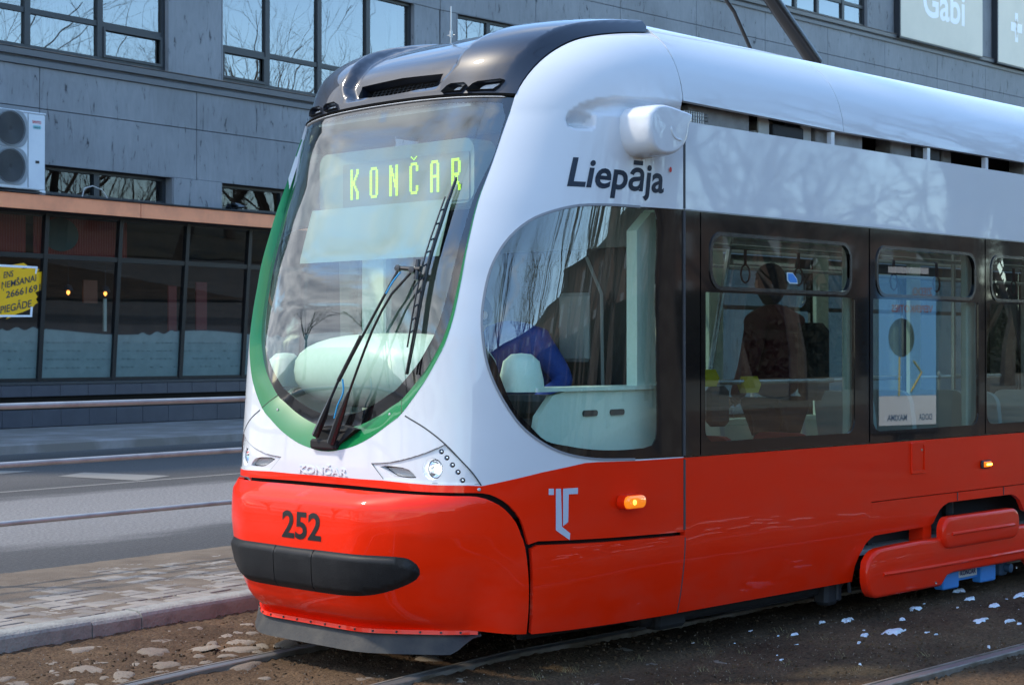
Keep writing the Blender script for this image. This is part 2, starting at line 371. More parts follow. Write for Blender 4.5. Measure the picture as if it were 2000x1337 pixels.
def lettering(name, s, box, fn3, m, parent, bold=0.0, space=1.0, shear=0.0, capfit=True, thick=0.0, th_fn=None):
    """fit text in box (u0,u1,v0,v1) where v0 = baseline, v1 = cap height; fn3(u,v,d)->3D, d = height above the surface"""
    V, Fc = text2d(s, bold, space, shear); cap = text2d('H', bold)[0][:, 1].max()
    u = box[0] + (V[:, 0] - V[:, 0].min()) / (V[:, 0].max() - V[:, 0].min()) * (box[1] - box[0])
    v = box[2] + V[:, 1] / cap * (box[3] - box[2])
    b = MB(); pts = [fn3(a, c, .002 + thick) for a, c in zip(u, v)]
    b.add(pts, Fc)
    if thick:
        E = {}
        for f in Fc:
            for i in range(3):
                a, c = f[i], f[(i + 1) % 3]
                if (c, a) in E: del E[(c, a)]
                else: E[(a, c)] = 1
        low = [fn3(a, c, -.001) for a, c in zip(u, v)]; n = len(pts)
        b.add(pts + low, [(c, a, a + n, c + n) for (a, c) in E])
    return mk(name, b.v, b.f, m, parent)

# ================================================================== GROUND
SD = R(6.3); sd = Vector((math.cos(SD), math.sin(SD), 0)); sn = Vector((-math.sin(SD), math.cos(SD), 0))
O = Vector((5.71, 10.24, 0))                       # street origin on the far edge of the paved strip
def L2(s, n, z=0): q = O + sd * s + sn * n; return (q.x, q.y, z)
m_ground = mat('far_ground', (.16, .14, .12), .9, noise=(.6, (.10, .10, .09), .35, .65))
mk('ground', [(-300, -300, -.12), (400, -300, -.12), (400, 300, -.12), (-300, 300, -.12)], [(0, 1, 2, 3)], m_ground)['kind'] = 'structure'
# road with tyre tracks, dried salt; far gutter band darkened for building shade
m = mat('asphalt', (.06, .06, .062), .8, bump=(180, .5)); t = m.node_tree; b = t.nodes['Principled BSDF']
c = t.nodes.new('ShaderNodeTexCoord'); s_ = t.nodes.new('ShaderNodeSeparateXYZ'); t.links.new(c.outputs['Object'], s_.inputs[0])
n = t.nodes.new('ShaderNodeTexNoise'); n.inputs['Scale'].default_value = 1; n.inputs['Detail'].default_value = 10; n.inputs['Roughness'].default_value = .68
mp = t.nodes.new('ShaderNodeMapping'); mp.inputs['Scale'].default_value = (.6, 1.8, 1); t.links.new(c.outputs['Object'], mp.inputs[0]); t.links.new(mp.outputs[0], n.inputs['Vector'])
ma = t.nodes.new('ShaderNodeMath'); ma.operation = 'MULTIPLY_ADD'; ma.inputs[1].default_value = 1.5; ma.inputs[2].default_value = -.75; t.links.new(n.outputs[0], ma.inputs[0])
ad = t.nodes.new('ShaderNodeMath'); ad.operation = 'ADD'; t.links.new(ma.outputs[0], ad.inputs[0]); t.links.new(s_.outputs[1], ad.inputs[1])
mr = t.nodes.new('ShaderNodeMapRange'); mr.inputs[1].default_value = 0; mr.inputs[2].default_value = 13; t.links.new(ad.outputs[0], mr.inputs[0])
r = t.nodes.new('ShaderNodeValToRGB'); E_ = r.color_ramp.elements
stops = [(0, .045), (.08, .048), (.13, .06), (.165, .155), (.30, .18), (.42, .17), (.455, .062), (.53, .058), (.60, .08), (.70, .07), (.78, .05), (.86, .045), (.92, .075), (1, .08)]
E_[0].position = 0; E_[0].color = (stops[0][1],) * 3 + (1,); E_[1].position = 1; E_[1].color = (.12, .12, .12, 1)
for p_, v in stops[1:-1]: e = E_.new(p_); e.color = (v * 1.06, v, v * .95, 1)
t.links.new(mr.outputs[0], r.inputs[0])
n2_ = t.nodes.new('ShaderNodeTexNoise'); n2_.inputs['Scale'].default_value = 34; n2_.inputs['Detail'].default_value = 6; t.links.new(c.outputs['Object'], n2_.inputs['Vector'])
mr2 = t.nodes.new('ShaderNodeMapRange'); mr2.inputs[1].default_value = .3; mr2.inputs[2].default_value = .7; mr2.inputs[3].default_value = .6; mr2.inputs[4].default_value = 1.4; t.links.new(n2_.outputs[0], mr2.inputs[0])
vm = t.nodes.new('ShaderNodeVectorMath'); vm.operation = 'SCALE'; t.links.new(r.outputs[0], vm.inputs[0]); t.links.new(mr2.outputs[0], vm.inputs[3]); t.links.new(vm.outputs[0], b.inputs['Base Color'])
ASPH = m
road = mk('road', [(-60, -.0, 0), (90, 0, 0), (90, 12.2, 0), (-60, 12.2, 0)], [(0, 1, 2, 3)], ASPH); road.location = (O.x, O.y, .0); road.rotation_euler.z = SD; road['kind'] = 'structure'
PAINTW = mat('worn_road_paint', (.22, .205, .18), .8, noise=(30, (.2, .2, .19), .45, .7))
for pg in ([(11.31, 18.86), (11.9, 19.2), (12.35, 17.9), (11.62, 17.55)], [(10.6, 20.3), (11.25, 20.3), (11.6, 19.9), (10.95, 19.7)]):
    tag(mk('road_marking', [(x, y, .005) for x, y in pg], [tuple(range(len(pg)))[::-1]], PAINTW), kind='structure')
tag(mk('road_marking', [(O.x + sd.x * s_ + sn.x * n_, O.y + sd.y * s_ + sn.y * n_, .004) for s_, n_ in ((-30, 6.46), (60, 6.46), (60, 6.56), (-30, 6.56))], [(0, 1, 2, 3)], PAINTW), kind='structure')
# sidewalk in front of the shop with its kerb
m_walk = mat('pavement_concrete', (.19, .17, .15), .85, noise=(1.3, (.30, .28, .27), .45, .7), bump=(70, .4))
b = MB(); b.prism([(12.2, -.1), (12.2, .13), (12.25, .15), (18.5, .15), (18.5, -.1)], lambda u, v, d: L2(d, u, v), -30, 60); tag(b.build('sidewalk', m_walk), kind='structure')
# paved strip: individual paving bricks between rail bed and road
n_front = lambda s: -2.02 + .03 * (s - 0)          # front edge of the strip (kerb back), local n
Oin = (Vector((4.54, 8.14, 0)) - O); 
kd = Vector((math.cos(R(8.05)), math.sin(R(8.05)), 0)); kn = Vector((-kd.y, kd.x, 0)); K0 = Vector((4.54, 8.14, 0))
SANDM = mat('strip_sand', (.11, .082, .058), .95, noise=(3.5, (.175, .138, .10), .35, .7), bump=(90, .8))
Kf = lambda u, v, z: tuple(K0 + kd * u + kn * v + Vector((0, 0, z)))
sx = np.concatenate([np.linspace(-14, -2, 25)[:-1], np.linspace(-2, 5, 240), np.linspace(5, 22, 35)[1:]]); sy = np.linspace(0, 1, 90); SV = []; 
for u in sx:
    for w in sy:
        vmax = 2.10 - .0306 * u; v = .17 + (vmax - .17) * w; h_ = .0774 + .0048 * min(1, max(0, (v - .45) / 1.3)) + .0024 * math.sin(u * 2.3 + 1.1 * math.sin(v * 3.1)) * math.cos(v * 4.1 + .7 * math.sin(u * 1.9)) + .0014 * math.sin(u * 7.7 + v * 5.3) * math.sin(v * 9.1 - u * 3.3) + .0012 * math.sin(u * 23 + v * 17) + random.gauss(0, .0008) + .006 * w ** 3 - (.012 if w < .02 else 0)
        SV.append(Kf(u, v, h_))
pave = tag(mk('pavement', SV, [(a * 90 + c_, (a + 1) * 90 + c_, (a + 1) * 90 + c_ + 1, a * 90 + c_ + 1) for a in range(len(sx) - 1) for c_ in range(89)], SANDM, smooth=True), kind='structure')
mk('pavement_edge', [L2(-16, -.02, .07), L2(24, -.02, .07), L2(24, -.02, -.05), L2(-16, -.02, -.05)], [(0, 1, 2, 3)], m_walk, pave)
PB_ = [mat('paver_tone_%d' % i, c_, .8, noise=(9, tuple(x * .72 for x in c_), .38, .68), bump=(90, .25)) for i, c_ in enumerate([(.225, .20, .17), (.265, .235, .20), (.185, .16, .135)])]
def paver_mesh(name, l, w, h, bev=.006):
    b = MB(); b.box((0, 0, 0), (l, w, h), 0, bev); me = bpy.data.meshes.new(name); me.from_pydata(b.v, [], b.f); me.update(); return me
pv = [paver_mesh('brick', .192, .092, .05) for _ in range(3)]
for i, me in enumerate(pv): me.materials.append(PB_[i])
cnt = 0; cands = []
S_ = .2
for i in range(-16, 40):
    for j in range(0, 24):                          # basket weave of brick pairs in kerb frame
        for k in range(2):
            if (i + j) % 2: lp = (i * S_ + .1, j * S_ + .05 + .1 * k); rot = 0
            else: lp = (i * S_ + .05 + .1 * k, j * S_ + .1); rot = math.pi / 2
            q = K0 + kd * lp[0] + kn * (lp[1] + .2)
            nn = (q - O).dot(sn)
            if nn > -.1: continue
            cands.append((q, rot, (q.x ** 2 + q.y ** 2)))
cands.sort(key=lambda c: c[2])
def px_of(q):
    tt = q.x * math.cos(TH) + q.y * math.sin(TH); return 1000 + 3300 * (q.x * math.sin(TH) - q.y * math.cos(TH)) / max(tt, .1)
vis = [c for c in cands if -60 < px_of(c[0]) < 520]; rest = [c for c in cands if not -60 < px_of(c[0]) < 520]
rest_b = MB()
for idx, (q, rot, _) in enumerate(vis):
    dz = random.gauss(0, .0009); sink = random.choice((0, 0, .0015, .005, .006)); rz = R(8.05) + rot + random.gauss(0, .006)
    if idx < 290:
        o = link(bpy.data.objects.new('brick', random.choice(pv)), pave); o.location = (q.x, q.y, .058 + dz - sink + 0); o.rotation_euler = (random.gauss(0, .004), random.gauss(0, .004), rz)
    else: rest_b.box((q.x, q.y, .058 + dz - sink), (.193, .093, .05), rz, .005)
for (q, rot, _) in rest: rest_b.box((q.x, q.y, .058 + random.gauss(0, .002)), (.193, .093, .05), R(8.05) + rot, .005)
tag(rest_b.build('bricks_beyond', PB_[0], pave), kind='stuff')
# kerb of long stones
kerb = tag(bpy.data.objects.new('kerb', None), kind='structure'); link(kerb)
KM = mat('granite_kerb', (.27, .265, .235), .8, noise=(9, (.17, .165, .148), .45, .7), bump=(60, .6))
s0 = -9.0; lens = []
edges = [-9, -6.2, -3.4, -.9]; joint = 1.0
for q0, q1 in [(-9, -6.3), (-6.3, -3.6), (-3.6, -.85), (-.85, .62), (.62, .98), (.98, 3.4), (3.4, 6.2), (6.2, 9), (9, 12), (12, 15), (15, 18), (18, 22)]:
    b = MB(); prof = [(0, -.1), (0, .045), (.004, .062), (.014, .078), (.03, .088), (.05, .092), (.13, .094), (.145, .088), (.15, .07), (.15, -.1)]
    dz = random.gauss(0, .003); b.prism([(u + random.gauss(0, .0015), v) for u, v in prof], lambda u, v, d: tuple(K0 + kd * d + kn * u + Vector((0, 0, v + dz))), q0 + .004, q1 - .004)
    b.build('kerb_stone', KM, kerb)
# track bed: packed dirt, height-varied
m = mat('track_bed_dirt', (.085, .062, .045), .95, spec=.15, bump=(70, 1.0)); t = m.node_tree; b = t.nodes['Principled BSDF']; c = t.nodes.new('ShaderNodeTexCoord')
na = t.nodes.new('ShaderNodeTexNoise'); na.inputs['Scale'].default_value = 1.1; na.inputs['Detail'].default_value = 8; na.inputs['Roughness'].default_value = .6; t.links.new(c.outputs['Object'], na.inputs['Vector'])
ra = t.nodes.new('ShaderNodeValToRGB'); ra.color_ramp.elements[0].position = .33; ra.color_ramp.elements[0].color = (.040, .025, .014, 1); ra.color_ramp.elements[1].position = .68; ra.color_ramp.elements[1].color = (.110, .071, .040, 1)
e = ra.color_ramp.elements.new(.5); e.color = (.068, .043, .025, 1); t.links.new(na.outputs[0], ra.inputs[0])
nb = t.nodes.new('ShaderNodeTexNoise'); nb.inputs['Scale'].default_value = 60; nb.inputs['Detail'].default_value = 8; nb.inputs['Roughness'].default_value = .7; t.links.new(c.outputs['Object'], nb.inputs['Vector'])
rb = t.nodes.new('ShaderNodeMapRange'); rb.inputs[1].default_value = .3; rb.inputs[2].default_value = .72; rb.inputs[3].default_value = .35; rb.inputs[4].default_value = 2.1; t.links.new(nb.outputs[0], rb.inputs[0])
vm = t.nodes.new('ShaderNodeVectorMath'); vm.operation = 'SCALE'; t.links.new(ra.outputs[0], vm.inputs[0]); t.links.new(rb.outputs[0], vm.inputs[3]); t.links.new(vm.outputs[0], b.inputs['Base Color'])
DIRT = m
def fbm(x, y):
    return (np.sin(x * 2.1 + 1.3 * np.sin(y * 1.7)) * np.cos(y * 2.6 + .9 * np.sin(x * 1.1)) * .5 + .25 * np.sin(x * 5.3 + y * 3.1) * np.sin(y * 6.7 - x * 2.3) + .12 * np.sin(x * 13 - y * 7) * np.cos(y * 15 + x * 4))
def farrail(x): return float(np.interp(x, [-4, 2, 4.52, 5.3, 5.85, 6.4, 40], [4.7, 6.3, 6.90, 7.04, 7.12, 7.18, 7.18]))
NX, NY = 260, 130; gx = np.concatenate([np.linspace(-14, 2.5, 40)[:-1], np.linspace(2.5, 11, 330), np.linspace(11, 45, 42)[1:]]); NX = len(gx); gy = np.linspace(-16, 3.0, 34)
gy = np.concatenate([gy[:-1], np.linspace(3.0, 9.2, 240)]); NY = len(gy)
GX, GY = np.meshgrid(gx, gy, indexing='ij'); GZ = -.016 + .010 * fbm(GX, GY) + .004 * fbm(GX * 4.1 + 3, GY * 4.3) + .0025 * fbm(GX * 11, GY * 12 + 1) + rng.normal(0, .0042, GX.shape)
kerb_n = (GX - K0.x) * kn.x + (GY - K0.y) * kn.y; GZ = np.where(kerb_n > .05, -.09, GZ + .012 * np.exp(-np.clip(-kerb_n, 0, None) / .25))
V = np.stack([GX.ravel(), GY.ravel(), GZ.ravel()], 1); Fc = [(i * NY + j, (i + 1) * NY + j, (i + 1) * NY + j + 1, i * NY + j + 1) for i in range(NX - 1) for j in range(NY - 1)]
bed = tag(mk('track_bed', V, Fc, DIRT, smooth=True), kind='structure')
# cobblestones worn flush into the dirt
CM = [mat('cobble_tone_%d' % i, c_, .8, noise=(12, tuple(x * .6 for x in c_), .35, .65), bump=(40, .6)) for i, c_ in enumerate([(.27, .215, .16), (.22, .17, .125), (.31, .255, .195)])]
def stone_mesh(k):
    g = np.random.default_rng(100 + k); n = 12; ang = np.linspace(0, 2 * math.pi, n, endpoint=False); rad = 1 + .20 * np.sin(ang * 2 + g.uniform(0, 6)) + .10 * np.sin(ang * 3 + g.uniform(0, 6)) + g.normal(0, .07, n)
    asp = g.uniform(.6, .95); V = []; 
    for (rs, zz_) in ((1.15, -.5), (1.0, -.06), (.80, .14), (.50, .22)):
        for a, r_ in zip(ang, rad): V.append((math.cos(a) * r_ * rs, math.sin(a) * r_ * rs * asp, zz_ + g.normal(0, .045)))
    V.append((0, 0, .24)); F_ = [(q * n + i, q * n + (i + 1) % n, (q + 1) * n + (i + 1) % n, (q + 1) * n + i) for q in range(3) for i in range(n)] + [(3 * n + i, 3 * n + (i + 1) % n, 4 * n) for i in range(n)]
    me = bpy.data.meshes.new('cobblestone'); me.from_pydata(V, [], F_); me.materials.append(CM[k % 3]); me.polygons.foreach_set('use_smooth', [True] * len(F_)); me.update(); return me
SM = [stone_mesh(k) for k in range(9)]
placed = []
def put_stone(x, y, r_, up):
    for (a, b_, c_) in placed:
        if math.hypot(a - x, b_ - y) < (c_ + r_) * .92: return
    placed.append((x, y, r_)); o = link(bpy.data.objects.new('cobblestone', random.choice(SM)), bed); o.location = (x, y, -.016 + up); o.scale = (r_ * 1.1, r_ * random.uniform(.8, 1.15), r_ * random.uniform(.22, .42)); o.rotation_euler = (random.gauss(0, .05), random.gauss(0, .05), random.uniform(0, 6.3))
for x, y, r_ in [(5.17, 7.66, .09), (5.27, 7.02, .10), (4.4, 7.25, .07), (4.7, 7.22, .08), (4.65, 7.47, .08), (5.39, 7.55, .07), (5.82, 7.34, .09), (5.55, 7.38, .08), (5.0, 7.3, .1)]: put_stone(x, y, r_, .004)
for _ in range(2600):
    x = random.uniform(3.2, 8.2); y = random.uniform(5.6, 8.3); fr = farrail(x)
    if (Vector((x, y, 0)) - K0).dot(kn) > -.18: continue
    if abs(y - fr) < .13 or abs(y - fr + 1.0) < .13: continue
    zone = y > fr
    if not zone and random.random() < .93: continue
    if len(placed) > 230: break
    put_stone(x, y, random.choice((random.uniform(.05, .095), random.uniform(.022, .05))), random.uniform(-.016, .006))
for x, y, r_ in [(6.39, 5.33, .07), (5.89, 5.49, .06), (7.07, 5.31, .05), (6.71, 5.33, .05), (6.2, 5.4, .05), (6.75, 5.55, .05), (5.6, 5.7, .06)]: put_stone(x, y, r_, -.006)
# small pebbles and grit
pb = MB()
for _ in range(2600):
    x = random.uniform(4, 10.5); y = random.uniform(4.2, 8.2)
    if (Vector((x, y, 0)) - K0).dot(kn) > -.03: continue
    r_ = random.uniform(.002, .006); pb.add([(x - r_, y, -.008), (x, y - r_ * .8, -.008), (x + r_, y, -.008), (x, y + r_ * .8, -.008), (x, y, -.006 + r_ * .8)], [(0, 1, 4), (1, 2, 4), (2, 3, 4), (3, 0, 4)])
tag(pb.build('grit', CM[1]), 'small pebbles and grit scattered over the dirt between the rails', 'gravel', kind='stuff')
cb_ = MB()
for _ in range(4200):
    x = random.uniform(3.8, 10.5); y = random.uniform(4.2, 8.25)
    if (Vector((x, y, 0)) - K0).dot(kn) > -.02 or abs(y - farrail(x)) < .06 or abs(y - farrail(x) + 1) < .06: continue
    r_ = random.uniform(.006, .02) * random.uniform(.6, 1); h_ = r_ * random.uniform(.12, .38); a0 = random.uniform(0, 6)
    ring = [(x + r_ * random.uniform(.7, 1.2) * math.cos(a0 + k * 1.257), y + r_ * random.uniform(.7, 1.2) * math.sin(a0 + k * 1.257), -.03) for k in range(5)]; r2 = [(x + (p_[0] - x) * .6, y + (p_[1] - y) * .6, -.014 + h_ * random.uniform(.8, 1.1)) for p_ in ring]
    cb_.add(ring + r2, [(k, (k + 1) % 5, 5 + (k + 1) % 5, 5 + k) for k in range(5)] + [(5, 6, 7, 8, 9)])
tag(cb_.build('dirt_clods', DIRT), 'crumbs and clods of brown dirt lying over the track bed', 'dirt', kind='stuff')
# dry grass tufts
gb = MB()
for _ in range(26):
    cx_ = random.uniform(5.4, 8.2); cy_ = random.uniform(4.6, 5.7)
    for k in range(9):
        x = cx_ + random.gauss(0, .03); y = cy_ + random.gauss(0, .03); a = random.uniform(0, 6.3); h = random.uniform(.004, .018); l = random.uniform(.01, .04)
        gb.add([(x, y, -.02), (x + .003, y, -.02), (x + l * math.cos(a), y + l * math.sin(a), h)], [(0, 1, 2)])
tag(gb.build('dry_grass', mat('straw_grass', (.32, .25, .11), .9)), 'short straw-coloured grass wisps growing in the dirt beside the tram', 'grass', kind='stuff')
# snow remnants
SN = mat('old_snow', (.75, .79, .85), .6, bump=(60, .8)); SN.node_tree.nodes['Principled BSDF'].inputs['Subsurface Weight'].default_value = .15
sb = MB()
def snow(x, y, lx, ly, rz=.1):
    n = 20; ph = random.uniform(0, 6); cs, s_n = math.cos(rz), math.sin(rz); hh = min(.012, .16 * lx) - .012; V = [(x, y, hh)]
    for rs, z in ((.6, hh - .001), (1, -.026)):
        for k in range(n):
            a = 2 * math.pi * k / n; r_ = rs * (1 + .25 * math.sin(3 * a + ph) + .15 * math.sin(7 * a + 2 * ph) + random.gauss(0, .07)); u, w = r_ * lx * math.cos(a), r_ * ly * math.sin(a); V.append((x + u * cs - w * s_n, y + u * s_n + w * cs, z + random.gauss(0, .0008)))
    sb.add(V, [(0, 1 + k, 1 + (k + 1) % n) for k in range(n)] + [(1 + k, 1 + n + k, 1 + n + (k + 1) % n, 1 + (k + 1) % n) for k in range(n)])
for a in [(8.46, 5.14, .11, .05, .2), (8.25, 5.2, .05, .02, .2), (9.15, 4.97, .10, .035, .1), (9.25, 4.84, .08, .02, .1), (8.62, 5.55, .09, .03, .3), (8.45, 5.62, .05, .02, .3), (9.75, 5.2, .09, .035, .2), (9.3, 5.5, .07, .03, 0), (9.9, 5.45, .10, .03, .2), (10.3, 5.3, .12, .04, .1), (8.0, 5.5, .04, .015, 0), (7.3, 5.1, .02, .01, 0), (10.2, 5.7, .1, .03, .1), (8.9, 5.35, .04, .015, .2)]: snow(*a)
for _ in range(26):
    snow(random.uniform(7.2, 10.6), random.uniform(4.5, 5.75), random.uniform(.006, .03), random.uniform(.004, .012), random.uniform(-.3, .5))
for _ in range(34):
    snow(random.uniform(7.5, 13.5), random.uniform(1.4, 3.1), random.uniform(.05, .32), random.uniform(.02, .07), random.uniform(-.2, .6))
tag(sb.build('snow_remnants', SN, smooth=True), 'last thin patches of old snow on the dirt beside the tram', 'snow', kind='stuff')
# rails (grooved head flush with the bed)
RAILM = mat('worn_rail_steel', (.24, .21, .18), .5, metal=.25, noise=(5, (.12, .09, .06), .42, .66))
RAILT = mat('polished_rail_head', (.22, .215, .21), .42, metal=.6)
def rail(name, pts):
    pts = [Vector((x, y, 0)) for x, y in smooth_line(pts, .25)]
    prof = [(-.045, -.06), (-.045, .003), (-.04, .008), (.012, .008), (.015, -.012), (.032, -.012), (.035, .006), (.05, .006), (.052, -.06)]
    V = []; n_ = len(prof)
    for i, p_ in enumerate(pts):
        tt = (pts[min(i + 1, len(pts) - 1)] - pts[max(0, i - 1)]).normalized(); nn = Vector((-tt.y, tt.x, 0))
        for u, v in prof: q = p_ + nn * u; V.append((q.x, q.y, v))
    Fc = [(i * n_ + k, (i + 1) * n_ + k, (i + 1) * n_ + k + 1, i * n_ + k + 1) for i in range(len(pts) - 1) for k in range(n_ - 1)]
    o = mk(name, V, Fc, RAILM, mats=[RAILM, RAILT], fm=[1 if (k % (n_ - 1)) == 2 else 0 for k in range(len(Fc))]); return tag(o, kind='structure')
xs = [-4, -1, 2, 4.52, 5.3, 5.85, 6.4, 7, 12, 20, 35]
rail('tram_rail', [(x, farrail(x)) for x in xs])
rail('tram_rail', [(x + (.1 if x < 6 else 0), farrail(x) - 1.0) for x in xs])
for y0 in (4.33, 3.33): rail('tram_rail', [(-4, y0 - 1.2), (0, y0 - .5), (3, y0 - .12), (6, y0), (12, y0), (35, y0)])
# ================================================================== BUILDING ACROSS THE ROAD
BA = R(6.3); P0 = Vector((15.570, 27.927, 0)); PK = Vector((27.856, 29.282, 0))
class Fr:
    def __init__(s, o, a): s.o = o; s.d = Vector((math.cos(a), math.sin(a), 0)); s.n = Vector((-math.sin(a), math.cos(a), 0)); s.a = a
    def p(s, u, n, z): q = s.o + s.d * u + s.n * n; return (q.x, q.y, z)
    def box(s, b, u0, u1, n0, n1, z0, z1, bev=0):
        q = s.o + s.d * ((u0 + u1) / 2) + s.n * ((n0 + n1) / 2); return b.box((q.x, q.y, (z0 + z1) / 2), (u1 - u0, n1 - n0, z1 - z0), s.a, bev)
FL = Fr(P0, BA); FR = Fr(PK, 0.0)
m = mat('grey_textured_render', (.15, .16, .185), .62, spec=.35); t = m.node_tree; b = t.nodes['Principled BSDF']
c = t.nodes.new('ShaderNodeTexCoord'); mp = t.nodes.new('ShaderNodeMapping'); mp.inputs['Rotation'].default_value = (0, R(34), 0); mp.inputs['Scale'].default_value = (7, 7, 1.6)
t.links.new(c.outputs['Object'], mp.inputs[0])
w = t.nodes.new('ShaderNodeTexNoise'); w.inputs['Scale'].default_value = 1.0; w.inputs['Detail'].default_value = 7; w.inputs['Roughness'].default_value = .68; w.inputs['Distortion'].default_value = 1.3; t.links.new(mp.outputs[0], w.inputs['Vector'])
cr_ = t.nodes.new('ShaderNodeValToRGB'); cr_.color_ramp.elements[0].position = .345; cr_.color_ramp.elements[0].color = (.045, .05, .06, 1); cr_.color_ramp.elements[1].position = .39; cr_.color_ramp.elements[1].color = (.20, .215, .235, 1)
e = cr_.color_ramp.elements.new(.75); e.color = (.245, .262, .285, 1); t.links.new(w.outputs[0], cr_.inputs[0])
n_ = t.nodes.new('ShaderNodeTexNoise'); n_.inputs['Scale'].default_value = .7; n_.inputs['Detail'].default_value = 4; t.links.new(c.outputs['Object'], n_.inputs['Vector'])
mr = t.nodes.new('ShaderNodeMapRange'); mr.inputs[1].default_value = .3; mr.inputs[2].default_value = .7; mr.inputs[3].default_value = .85; mr.inputs[4].default_value = 1.12; t.links.new(n_.outputs[0], mr.inputs[0])
vm = t.nodes.new('ShaderNodeVectorMath'); vm.operation = 'SCALE'; t.links.new(cr_.outputs[0], vm.inputs[0]); t.links.new(mr.outputs[0], vm.inputs[3]); t.links.new(vm.outputs[0], b.inputs['Base Color'])
bp = t.nodes.new('ShaderNodeBump'); bp.inputs['Strength'].default_value = .5; bp.inputs['Distance'].default_value = .02; t.links.new(cr_.outputs[0], bp.inputs['Height']); t.links.new(bp.outputs[0], b.inputs['Normal'])
REND = m
FRM = mat('window_frame_anthracite', (.022, .027, .034), .45)
SILL = mat('sill_metal', (.11, .12, .135), .5); RUST = mat('weathered_sill', (.20, .155, .125), .8, noise=(3, (.10, .09, .085), .4, .6))
COPP = mat('copper_coloured_fascia', (.92, .32, .15), .5, noise=(1.6, (.72, .25, .12), .45, .7))
TILE = mat('dark_base_tile', (.035, .042, .062), .35, noise=(3, (.05, .058, .08), .4, .7))
ROOFF = mat('roofing_felt', (.03, .03, .032), .85)
ROOM = mat('dark_room', (.03, .03, .032), .9); CURT = mat('net_curtain', (.30, .33, .32), .9)
bld = empty('office_building', (P0.x, P0.y, 0), 'long grey building with gridded windows and a copper canopy over its shop front', 'building')
bld.location = (0, 0, 0)
back = MB()
for fr, u0, u1 in ((FL, -11.2, 12.36), (FR, .0, 47)):
    fr.box(back, u0, u1, 4.0, 12, -.1, 14.88); fr.box(back, u0, u1, .12, 4.0, 4.25, 4.45); fr.box(back, u0, u1, .12, 4.0, 6.2, 7.0); fr.box(back, u0, u1, .12, 4.0, 9.75, 11.6); fr.box(back, u0, u1, .02, 4.0, 14.4, 14.88)
FL.box(back, -11.2, -11.0, .0, 12, 0, 14.88); back.build('wall', ROOM, bld)
parap = MB()
for fr, u0, u1 in ((FL, -11.25, 12.4), (FR, -.02, 47)): fr.box(parap, u0, u1, -.06, .3, 14.8, 15.0)
parap.build('parapet', SILL, bld)
def panels(fr, cuts, rows, n0=0.0, th=.1, g=.007):
    for (z0, z1) in rows:
        for a, b_ in zip(cuts[:-1], cuts[1:]):
            q = MB(); fr.box(q, a + g, b_ - g, n0, n0 + th, z0 + g, z1 - g, .006); q.build('facade_panel', REND, bld)
cl = [-11.2, -10.63, -6.8, -2.97, .86, 4.69, 8.52, 12.36]
panels(FL, cl, [(5.03, 6.05), (6.05, 6.82), (9.7, 10.7), (10.7, 11.62), (14.45, 14.8)])
cr2 = [0, 3.34] + [3.34 + 3.3 * k for k in range(1, 14)]
panels(FR, cr2, [(5.03, 6.05), (6.05, 6.82), (9.7, 10.72), (10.72, 11.62), (14.45, 14.8)])
jb = MB()
for fr, u0, u1 in ((FL, -11.2, 12.36), (FR, 0, 46)):
    for z0, z1 in ((5.02, 6.83), (9.69, 11.63), (14.4, 14.8)): fr.box(jb, u0, u1, .05, .13, z0, z1)
jb.build('joint_backing', ROOM, bld)
def mould(fr, u0, u1, z):
    q = MB(); q.prism([(0.02, 0), (-.05, 0), (-.05, .10), (-.02, .14), (-.02, .155), (-.10, .16), (-.11, .27), (.02, .30)], lambda u, v, d: fr.p(d, u, z + v), u0, u1); q.build('sill_moulding', SILL, bld)
    q = MB(); q.prism([(.2, 0), (-.115, -.022), (-.12, -.03), (-.12, -.015), (.2, .02)], lambda u, v, d: fr.p(d, u, z + .312 + v), u0, u1); q.build('sill_flashing', RUST, bld)
for z in (6.82, 11.55): mould(FL, -11.2, 12.36 + (.01), z); mould(FR, 0.0, 46, z)
